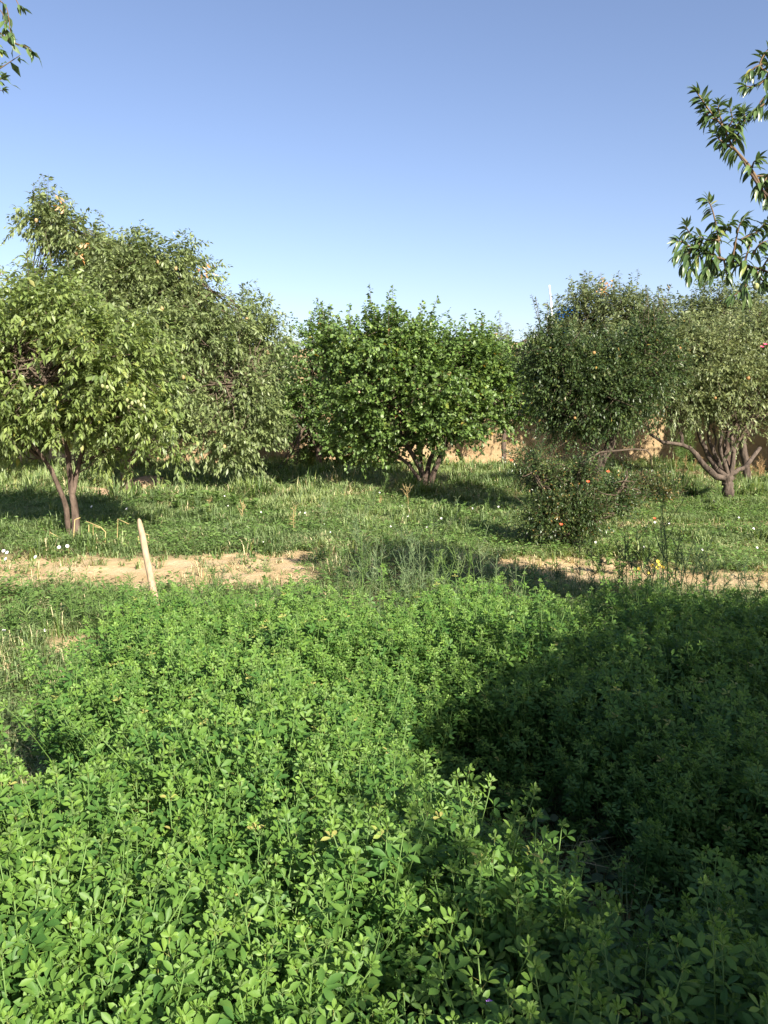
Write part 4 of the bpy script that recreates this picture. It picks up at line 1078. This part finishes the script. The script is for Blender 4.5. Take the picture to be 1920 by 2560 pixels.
def front_plants():
    """The taller sunlit alfalfa stems at the bottom edge, right of the middle."""
    spec = [(1195, 2395, 1.42, 'tallest sunlit alfalfa stem at the bottom edge, left one of two'),
            (1395, 2460, 1.40, 'sunlit alfalfa stem with pale fanned leaves at the bottom edge, right of two'),
            (1090, 2440, 1.50, 'half-shaded alfalfa stem left of the two sunlit ones')]
    for n, (px, py, d, lab) in enumerate(spec):
        T = at(px, py, d); g = float(height(np.array([T[0]]), np.array([T[1]]))[0]); h = T[2] - g
        root = thing('alfalfa_plant', lab, 'plant', (T[0], T[1], g))
        b = Buf(); k = np.linspace(0, 1, 7)
        stem = np.stack([0.02 * np.sin(k * 3) - 0.02 * math.sin(3), 0 * k, h * k], -1); b.tube(stem, np.linspace(0.003, 0.0015, 7), 7, a=0.8)
        o = link('stem', b.mesh('stem', M['alfalfa_stem']), root)
        nl = 20; t = np.linspace(0.35, 0.98, nl); pos = np.stack([np.interp(t, k, stem[:, i]) for i in range(3)], -1)
        a = np.arange(nl) * 2.4 + n; el = np.interp(t, [0.3, 0.9, 1], [0.1, 0.35, 0.9])
        ax = np.stack([np.cos(a) * np.cos(el), np.sin(a) * np.cos(el), np.sin(el)], -1); nr = unit(np.array((0, 0, 1.0)) - 0.3 * ax + rng.normal(0, 0.2, (nl, 3)))
        sc = np.interp(t, [0.3, 0.8, 1], [0.036, 0.036, 0.02]); Fm = frames(ax, nr, sc)
        me = []
        for vb in range(3):
            b = Buf(); tp = leaf3_tpl(4, 0.38); b.inst(tp, np.eye(3)[None], np.zeros((1, 3)), [0.5 + 0.12 * vb]); me.append(b.mesh('leaf', M['alfalfa']))
        for j in range(nl):
            m4 = Matrix.Identity(4)
            for p in range(3):
                for q in range(3): m4[p][q] = Fm[j, p, q]
                m4[p][3] = pos[j, p]
            link('leaf', me[min(2, int(3 * t[j] ** 2))], root, mat=m4)
        if n == 0:
            b = flower_head((0.02, -0.02, h * 0.86), 0.008, 6, None); link('flower', b.mesh('flower', M['purple_petal']), root)
front_plants()

# ---- grass
rng = np.random.default_rng(505)
def grass(name, label, n, y0, y1, hmin, hmax, wid, mat='grass', dens=None, straw=0.08, xr=None, vm=0.42):
    y = np.sqrt(rng.uniform(y0 ** 2, y1 ** 2, n)); x = rng.uniform(-1, 1, n) * (y * 0.4683 + 0.9)
    def tuft(straw_p, vmid):
        m = 11; r0 = rng.random(m) ** 0.5 * 0.045; a0 = rng.random(m) * 6.283
        base = np.stack([np.cos(a0) * r0, np.sin(a0) * r0, np.full(m, -0.005)], -1)
        hh = rng.uniform(hmin, hmax, m); a = rng.random(m) * 6.283; lean = rng.uniform(0.3, 1.7, m); dx, dy = np.cos(a), np.sin(a)
        mid = base + np.stack([dx * lean * hh * 0.3, dy * lean * hh * 0.3, hh * 0.6], -1)
        tip = base + np.stack([dx * lean * hh, dy * lean * hh, hh * (1.05 - 0.45 * lean)], -1)
        W = np.stack([-dy, dx, 0 * dx], -1) * wid * 0.5
        v = np.stack([base - W, base + W, mid - W * 0.8, mid + W * 0.8, tip], 1).reshape(-1, 3); o = (np.arange(m) * 5)[:, None]
        vv = np.clip(rng.normal(vmid, 0.15, m), 0, 0.85); vv[rng.random(m) < straw_p] = 0.99
        b = Buf(); b.add(v, tris=np.array([[2, 3, 4]]) + o, quads=np.array([[0, 1, 3, 2]]) + o, a=np.repeat(vv, 5)); return b.mesh('tuft', M[mat])
    kinds = [tuft(straw, vm + d) for d in (-0.2, -0.12, -0.05, 0, 0.05, 0.1, 0.16, 0.22)] + [tuft(0.75, vm) for _ in range(3)]
    p = 1 - path_mask(x, y) * 0.95
    p *= 0.30 + 0.70 * np.clip((fbm(x * 0.9, y * 0.9, 71) - 0.38) / 0.1, 0, 1)
    if dens is not None: p = p * dens(x, y)
    ok = (rng.random(n) < p) & (y < 20.6)
    x, y = x[ok], y[ok]; n = len(x)
    hh = (0.2 + 1.5 * fbm(x * 0.9 + 3, y * 0.9, 72) ** 1.5 + 0.8 * (fbm(x * 2.2, y * 2.2, 76) > 0.66)) * rng.uniform(0.6, 1.35, n)
    tone = np.clip((fbm(x * 0.8, y * 0.8, 73) - 0.5) * 2.2 + 0.5 + rng.normal(0, 0.22, n), 0, 0.999)
    pick = (tone * 8).astype(int)
    dry = rng.random(n) < 0.02 + 0.35 * path_mask(x + 0.15, y + 0.3) + 0.12 * (fbm(x * 1.3, y * 1.3, 75) > 0.64)
    pick[dry] = 8 + rng.integers(0, 3, dry.sum())
    ob = instancer(name, kinds, np.stack([x, y, height(x, y)], -1), np.stack([0 * x, 0 * x, rng.random(n) * 6.283], -1), np.stack([0.8 + 0.2 * hh, 0.8 + 0.2 * hh, hh], -1), pick)
    tag(ob, label, kind='stuff')
def off_field(x, y): return np.where((x > -1.42) & (y < 4.8), 0.12, 1.0)
grass('short_grass', 'short green grass between the alfalfa and the earth path', 15000, 2.6, 8.0, 0.05, 0.15, 0.0055, dens=off_field, straw=0.10)
grass('meadow_grass', 'sunlit meadow grass under the fruit trees', 42000, 7.8, 14.0, 0.05, 0.15, 0.010, straw=0.07, vm=0.48)
grass('far_grass', 'grass at the foot of the mud wall', 26000, 13.0, 20.6, 0.08, 0.26, 0.016, straw=0.05)
grass('undergrowth', 'thin grass growing in the gap of the alfalfa', 2200, 1.2, 4.6, 0.06, 0.22, 0.005, straw=0.05, dens=lambda x, y: (x > -1.4) * 0.9)

# ---- weeds: forb clumps
def weed_tpl(n_leaf, leaf, h, r, spread=1.0, lw=0.05):
    b = Buf()
    t = rng.uniform(0.1, 1, n_leaf); a = rng.random(n_leaf) * 6.283
    pos = np.stack([np.cos(a) * r * t * rng.random(n_leaf), np.sin(a) * r * t * rng.random(n_leaf), h * t * rng.uniform(0.6, 1, n_leaf)], -1)
    ax = unit(np.stack([np.cos(a), np.sin(a), rng.uniform(-0.1, 0.6, n_leaf)], -1)); nr = unit(np.array((0, 0, 1.0)) + rng.normal(0, 0.35, (n_leaf, 3)))
    b.inst(leaf, frames(ax, nr, lw * rng.uniform(0.6, 1.2, n_leaf)), pos, np.clip(rng.normal(0.5, 0.15, n_leaf), 0, 1))
    return {'v': np.concatenate(b.v), 't': np.concatenate(b.t) if b.t else np.zeros((0, 3), int), 'q': np.concatenate(b.q) if b.q else np.zeros((0, 4), int), 'a': np.concatenate(b.a) - 0.5}
def scatter_weeds(name, label, tpls, mat, pts, s0, s1):
    n = len(pts); ms = []
    for tp in tpls:
        b = Buf(); b.inst(tp, np.eye(3)[None], np.zeros((1, 3)), [0.48]); ms.append(b.mesh('sprig', M[mat]))
    ob = instancer(name, ms, np.stack([pts[:, 0], pts[:, 1], height(pts[:, 0], pts[:, 1])], -1), np.stack([np.zeros(n), np.zeros(n), rng.random(n) * 6.283], -1),
                   rng.uniform(s0, s1, n)[:, None] * np.ones(3), rng.integers(0, len(tpls), n))
    tag(ob, label, kind='stuff')
def rand_pts(n, y0, y1, f=None, x0=None, x1=None):
    y = np.sqrt(rng.uniform(y0 ** 2, y1 ** 2, n)); x = rng.uniform(-1, 1, n) * (y * 0.4683 + 0.5) if x0 is None else rng.uniform(x0, x1, n)
    ok = rng.random(n) < 1 - 0.9 * path_mask(x, y)
    if f is not None: ok &= f(x, y)
    return np.stack([x[ok], y[ok]], -1)
small = [weed_tpl(14, LEAF['small'][0], 0.10, 0.08, lw=0.035) for _ in range(4)]
scatter_weeds('ground_cover', 'low leafy weeds mixed into the grass', small, 'weed', rand_pts(9000, 4.6, 15.5, lambda x, y: ((x < -1.4) | (y > 4.7)) & (fbm(x, y, 81) > 0.40)), 0.8, 1.7)
low = [weed_tpl(18, LEAF['small'][0], 0.16, 0.10, lw=0.035) for _ in range(4)]
scatter_weeds('low_weeds', 'low weeds left of the alfalfa field', low, 'weed', rand_pts(420, 2.9, 7.0, lambda x, y: (x < -1.35) & (fbm(x * 1.5, y * 1.5, 83) > 0.47), -3.6, -1.3), 0.8, 1.6)
round_ = [weed_tpl(12, leaf_tpl(0.9, 0.1, 0.2, 2, peak=0.5), 0.16, 0.09, lw=0.035) for _ in range(3)]
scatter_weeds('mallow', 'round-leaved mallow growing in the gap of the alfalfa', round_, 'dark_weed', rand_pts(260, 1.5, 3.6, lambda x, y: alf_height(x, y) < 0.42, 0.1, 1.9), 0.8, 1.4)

# broad-leaved patches: each clump a thing
broad = [leaf_tpl(0.85, 0.15, 0.25, 2, peak=0.45)]
def clump(name, label, g, n, h, r, lw, mat, leaf, stems=5, group=None, cat='plant', vm=0.5, erect=0.3):
    root = thing(name, label, cat, g, group)
    sb, lb = Buf(), Buf()
    per = max(2, n // stems)
    for k in range(stems):
        a = rng.random() * 6.283; rr = r * math.sqrt(rng.random()); hh = h * rng.uniform(0.6, 1.05)
        top = np.array((math.cos(a) * rr, math.sin(a) * rr, hh)); mid = top * (0.35, 0.35, 0.55)
        p = spline([(0, 0, -0.02), mid, top], 8); sb.tube(p, np.linspace(0.0045, 0.002, len(p)), 4)
        t = np.sort(rng.uniform(0.25, 1.0, per)) * (len(p) - 1.01); i = t.astype(int); f = (t - i)[:, None]
        pos = p[i] * (1 - f) + p[i + 1] * f; b_ = rng.random(per) * 6.283
        ax = unit(np.stack([np.cos(b_), np.sin(b_), np.full(per, erect) + rng.normal(0, 0.2, per)], -1)); nr = unit(np.array((0, 0, 1.0)) + rng.normal(0, 0.3, (per, 3)))
        lb.inst(leaf[k % len(leaf)], frames(ax, nr, lw * rng.uniform(0.6, 1.15, per)), pos, np.clip(rng.normal(vm, 0.15, per), 0, 1))
    link('stem', sb.mesh('stem', M[mat]), root); link('foliage', lb.mesh('foliage', M[mat]), root)
    return root
for px, py, n, h in ((345, 1245, 40, .26), (390, 1262, 46, .28), (440, 1275, 46, .3), (490, 1270, 46, .3), (540, 1262, 46, .3), (585, 1272, 40, .26), (630, 1282, 34, .24), (520, 1292, 34, .22), (420, 1240, 30, .22)):
    clump('broadleaf_plant', 'broad-leaved bright green plant in the patch right of the nearest almond trunk', gpt(px, py), n, h, 0.24, 0.085, 'weed', broad, 7, 'broad-leaved plants beside the nearest almond', vm=0.6)
for px, py, n, h in ((990, 1300, 34, .25), (1040, 1296, 34, .25), (1090, 1290, 30, .22), (700, 1232, 26, .26), (1140, 1296, 34, .25)):
    clump('broadleaf_plant', 'low green plant in the grass in front of the middle apricot tree', gpt(px, py), n, h, 0.22, 0.06, 'weed', broad, 7, 'low plants in front of the apricot')
for px, py, n, h in ((1520, 1395, 50, .3), (1570, 1390, 50, .34), (1610, 1400, 46, .3), (1550, 1420, 46, .26), (1500, 1415, 34, .24)):
    clump('mallow_plant', 'round-leaved mallow plant below the red-flowered bush', gpt(px, py), n, h, 0.2, 0.05, 'weed', [leaf_tpl(0.95, 0.1, 0.2, 2, peak=0.5)], 7, 'mallows below the bush', vm=0.65)

# feathery tall weeds between the alfalfa and the path
nar = [leaf_tpl(0.10, 0.2, 0.3, 1), leaf_tpl(0.13, 0.1, 0.3, 1)]
def tall_weed(px_, y, h, mat, label, group, lw=0.05, n=46, branches=5):
    """An upright stalk with narrow leaves and thin side branches."""
    x = (px_ - 960) / F_PX * y
    g = np.array((x, y, float(height(np.array([x]), np.array([y]))[0])))
    if group:
        w = 'far left' if px_ < 380 else 'left of the middle' if px_ < 830 else 'below the middle apricot tree' if px_ < 1180 else 'right of the middle' if px_ < 1600 else 'at the far right'
        label, group = label + ', ' + w, group + ', ' + w
    root = thing('tall_weed', label, 'weed', g, group)
    sb, lb = Buf(), Buf()
    lean = rng.normal(0, 0.10, 2)
    main = spline([(0, 0, -0.02), (lean[0] * h * 0.3, lean[1] * h * 0.3, h * 0.5), (lean[0] * h, lean[1] * h, h)], 8)
    lines = [(main, n)]
    for k in range(branches):
        i = rng.integers(2, len(main) - 1); a = rng.random() * 6.283; L_ = h * rng.uniform(0.15, 0.4)
        e = main[i] + np.array((math.cos(a) * L_ * 0.5, math.sin(a) * L_ * 0.5, L_ * 0.85))
        lines.append((spline([main[i], (main[i] + e) / 2 + (0, 0, -0.02), e], 6), n // 4))
    for p, m in lines:
        sb.tube(p, np.linspace(0.004 if m == n else 0.0025, 0.0015, len(p)), 4, a=0.6)
        t = rng.uniform(0.05, 1, m) * (len(p) - 1.01); i = t.astype(int); f = (t - i)[:, None]; pos = p[i] * (1 - f) + p[i + 1] * f
        b_ = rng.random(m) * 6.283; ax = unit(np.stack([np.cos(b_), np.sin(b_), rng.uniform(0.2, 1.4, m)], -1)); nr = unit(rng.normal(0, 0.5, (m, 3)) + (0, 0, 1))
        lb.inst(nar[0], frames(ax, nr, lw * rng.uniform(0.5, 1.3, m)), pos, np.clip(rng.normal(0.5, 0.2, m), 0, 1))
    link('stalk', sb.mesh('stalk', M[mat]), root); link('leaves', lb.mesh('leaves', M[mat]), root)
for k in range(58):
    px_ = rng.uniform(830, 1330) if k < 34 else rng.uniform(380, 1500)
    tall_weed(px_, rng.uniform(5.0, 6.9), rng.uniform(0.35, 0.72) if k < 34 else rng.uniform(0.2, 0.36), 'grey_weed' if k % 3 else 'weed', 'pale feathery weed between alfalfa and path', 'pale tall weeds behind the alfalfa')
for k in range(24):
    tall_weed(rng.uniform(-10, 620), rng.uniform(5.0, 6.4), rng.uniform(0.2, 0.4), 'weed', 'feathery green weed at the left in front of the tan earth', 'feathery weeds at the left', lw=0.06)
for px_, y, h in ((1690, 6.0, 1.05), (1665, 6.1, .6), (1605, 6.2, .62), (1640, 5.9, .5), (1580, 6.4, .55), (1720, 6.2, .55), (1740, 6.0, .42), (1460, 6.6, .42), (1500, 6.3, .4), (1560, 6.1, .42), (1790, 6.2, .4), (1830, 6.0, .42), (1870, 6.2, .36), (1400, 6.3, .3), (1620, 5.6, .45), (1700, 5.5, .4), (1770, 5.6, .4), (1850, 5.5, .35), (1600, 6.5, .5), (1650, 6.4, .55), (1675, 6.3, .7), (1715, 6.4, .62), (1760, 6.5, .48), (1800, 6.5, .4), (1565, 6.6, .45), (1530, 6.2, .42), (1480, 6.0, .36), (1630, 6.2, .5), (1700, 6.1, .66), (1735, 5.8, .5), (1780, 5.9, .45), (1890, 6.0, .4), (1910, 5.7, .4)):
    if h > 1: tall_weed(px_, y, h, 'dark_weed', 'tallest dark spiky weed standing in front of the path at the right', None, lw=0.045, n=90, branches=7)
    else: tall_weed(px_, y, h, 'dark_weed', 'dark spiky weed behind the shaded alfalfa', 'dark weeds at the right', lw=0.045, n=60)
for k in range(12):
    tall_weed(rng.uniform(1690, 1730), rng.uniform(19.0, 20.2), rng.uniform(0.7, 1.25), 'weed', 'tall green weed growing against the wall corner at the right', 'weeds at the wall corner', lw=0.10, n=60)
for k in range(22):
    tall_weed(rng.uniform(1840, 1940) if k < 15 else rng.uniform(1660, 1800), rng.uniform(15.8, 17.6) if k < 15 else rng.uniform(18.5, 19.8), rng.uniform(0.25, 0.55), 'russet', 'russet dried weed along the foot of the right-hand wall', 'dry russet weeds by the wall', lw=0.06, n=45, branches=6)
for k in range(46):
    tall_weed(rng.uniform(380, 1300), rng.uniform(8.6, 14.5), rng.uniform(0.18, 0.42), 'straw' if k % 9 == 0 else 'grey_weed' if k % 2 else 'weed', 'small upright weed in the meadow before the middle trees', 'upright weeds in the meadow', lw=0.05, n=34)

# alfalfa-edge weedy bushes, left
for px, py in ((30, 1600), (110, 1590), (200, 1575), (260, 1600), (330, 1590), (290, 1560)):
    clump('leafy_weed', 'bushy weed at the left edge of the alfalfa', gpt(px, py), 110, 0.34, 0.22, 0.045, 'weed', LEAF['small'], 9, 'bushy weeds beside the alfalfa', vm=0.42)

# dry bent stalks by the nearest almond
def stalk(pts, label, group=None):
    b = Buf(); P_ = [np.array(p) for p in pts]
    b.tube(np.array(P_), np.linspace(0.0055, 0.004, len(P_)), 5, a=0.7)
    o = link('dry_stalk', b.mesh('dry_stalk', M['straw'])); tag(o, label, 'stalk', group)
def st(d, *pp): return [at(x, y, d) for x, y in pp]
stalk(st(8.9, (124, 1355), (125, 1325), (126, 1332), (162, 1350)), 'broken straw stalk left of the nearest almond trunk')
stalk(st(8.9, (183, 1356), (187, 1300), (187, 1299), (201, 1294)), 'upright straw stalk just in front of the nearest almond trunk')
stalk(st(8.8, (262, 1366), (264, 1330), (252, 1318), (215, 1303)), 'straw stalk arching left beside the stake')
stalk(st(8.9, (298, 1368), (293, 1345), (295, 1297), (322, 1310)), 'tall straw stalk bent at the top, left of the wooden stake')
stalk(st(9.0, (222, 1342), (222, 1312)), 'short straw stalk, left of a close pair', None)
stalk(st(9.0, (233, 1342), (233, 1314), (250, 1320)), 'short hooked straw stalk, right of a close pair')
stalk(st(8.9, (350, 1370), (345, 1340)), 'short straw stub touching the wooden stake')
stalk(st(8.9, (371, 1355), (372, 1338), (358, 1332)), 'small bent straw stalk right of the wooden stake')

def wood_stake():
    top = at(347, 1297, 5.6); mid = at(368, 1400, 5.5); low = at(384, 1500, 5.4)
    d = (mid - top); foot = top + d * ((top[2] + 0.1) / (top[2] - mid[2]))
    t = thing('wooden_stake', 'pale leaning wooden stake with a rounded top at the alfalfa corner', 'stake', (foot[0], foot[1], 0))
    b = Buf(); n = 12; p = [foot + (top - foot) * k for k in (0, .15, .3, .45, .6, .75, .88, .95, 0.985, 1.0)]
    rad = np.array([.024, .024, .0245, .024, .0235, .0225, .021, .0185, .014, .007])
    p = np.array(p); p[1:7] += rng.normal(0, 0.0012, (6, 3)); b.tube(p, rad, n, rough=0.08); part('post', b, M['stake'], t, t.location)
wood_stake()

# ---- earth lumps
def lump(name, label, g, size, cat='clod', mat='soil', seed=1):
    n, m = 22, 10; b = Buf(); v = []
    for j in range(m):
        ph = j / (m - 1) * math.pi * 0.55
        for i in range(n):
            a = i / n * 6.283; r = math.sin(ph) * (1 + 0.35 * (fbm(np.array([math.cos(a) * 2 + seed]), np.array([math.sin(a) * 2 + ph * 2]), seed)[0] - 0.5) * 2)
            v.append((math.cos(a) * r * size[0], math.sin(a) * r * size[1], (math.cos(ph) * (1 + 0.3 * (fbm(np.array([a * 2.0]), np.array([ph * 3]), seed + 3)[0] - 0.5))) * size[2] - 0.02))
    v = np.array(v); i = np.arange(m - 1)[:, None] * n; j = np.arange(n)[None]; jn = (j + 1) % n
    b.add(v, quads=np.stack([i + j, i + n + j, i + n + jn, i + jn], -1).reshape(-1, 4))
    o = link(name, b.mesh(name, M[mat]), loc=tuple(g)); return tag(o, label, cat)
lump('earth_mound', 'tan earth mound beside the big almond trunk', gpt(375, 1212), (0.42, 0.35, 0.26), 'mound', seed=3)
lump('earth_mound', 'pale earth lump right of the nearest almond trunk', gpt(262, 1243), (0.20, 0.22, 0.20), 'mound', seed=5)
lump('earth_mound', 'long low earth bank behind the nearest almond trunk', gpt(222, 1228), (0.40, 0.16, 0.13), 'mound', seed=8)
lump('stone', 'pale stone at the foot of the fan-limbed almond', gpt(1824, 1254), (0.07, 0.06, 0.10), 'stone', seed=6)
lump('stone', 'pale clod at the right of the red-flowered bush', gpt(1570, 1322), (0.12, 0.10, 0.10), 'stone', seed=7)
for k in range(46):
    px = rng.uniform(0, 780) if k < 30 else rng.uniform(1100, 1900); y = 7.6 + rng.normal(0, 0.45); x = (px - 960) / F_PX * y
    lump('soil_clod', 'small dry soil clod lying on the bare earth strip', (x, y, float(height(np.array([x]), np.array([y]))[0])), np.array((1, 0.8, 0.6)) * rng.uniform(0.018, 0.05), 'clod', seed=int(k + 10))['group'] = 'soil clods on the earth strip'

# ---- wildflowers
def wildflower(px, py, y, r, label, group=None, mat='white_petal', hgt=None):
    T = at(px, py, y); x = T[0]; g = float(height(np.array([x]), np.array([y]))[0])
    T[2] = max(T[2], g + 0.04)
    root = thing('wildflower', label, 'flower', (x, y, g), group)
    b = Buf(); b.tube([(0, 0, 0), (0.01, 0, (T[2] - g) * 0.5), (0, 0, T[2] - g)], 0.0025, 4, a=0.6); link('stem', b.mesh('stem', M['weed']), root)
    b = flower_head((0, 0, T[2] - g), r, 8, None, normal=(rng.normal(0, 0.3), -0.7, 0.6)); link('petals', b.mesh('petals', M[mat]), root)
for px, py, y, lab in ((10, 1378, 8.3, 'white flower at the left edge, upper of three'), (16, 1398, 8.0, 'white flower at the left edge, lowest of three'), (19, 1382, 8.25, 'white flower at the left edge, rightmost of three'), (90, 1393, 8.0, 'lone white flower on the tan earth at the left'),
                       (148, 1369, 8.4, 'smaller white flower of the pair before the nearest almond'), (168, 1366, 8.4, 'largest white flower of the pair before the nearest almond'), (230, 1267, 10.6, 'white flower right of the nearest almond trunk'), (318, 1272, 10.6, 'white flower above the wooden stake'),
                       (10, 1577, 5.4, 'white flower left of the bare soil patch, at the edge'), (112, 1580, 5.4, 'white flower just above the bare soil patch')):
    wildflower(px, py, y, 0.022 if y > 6 else 0.014, lab)
for k in range(26):
    px = rng.uniform(560, 1330); y = rng.uniform(8.6, 13.5); g = 1004 + F_PX * 1.5 / y
    wildflower(px, g, y, rng.uniform(0.011, 0.018), 'tiny white flower dotted in the meadow grass in the middle', 'white flowers in the meadow')
for k in range(14):
    px = rng.uniform(1240, 1900); y = rng.uniform(7.9, 12.5); g = 1004 + F_PX * 1.48 / y
    wildflower(px, g, y, rng.uniform(0.011, 0.018), 'tiny white flower in the weeds at the right', 'white flowers at the right')
for k in range(7):
    px = rng.uniform(1590, 1680); wildflower(px, rng.uniform(1395, 1440), rng.uniform(7.0, 7.4), 0.02, 'small yellow flower in the weeds under the red-flowered bush', 'yellow flowers at the right', 'yellow_petal')
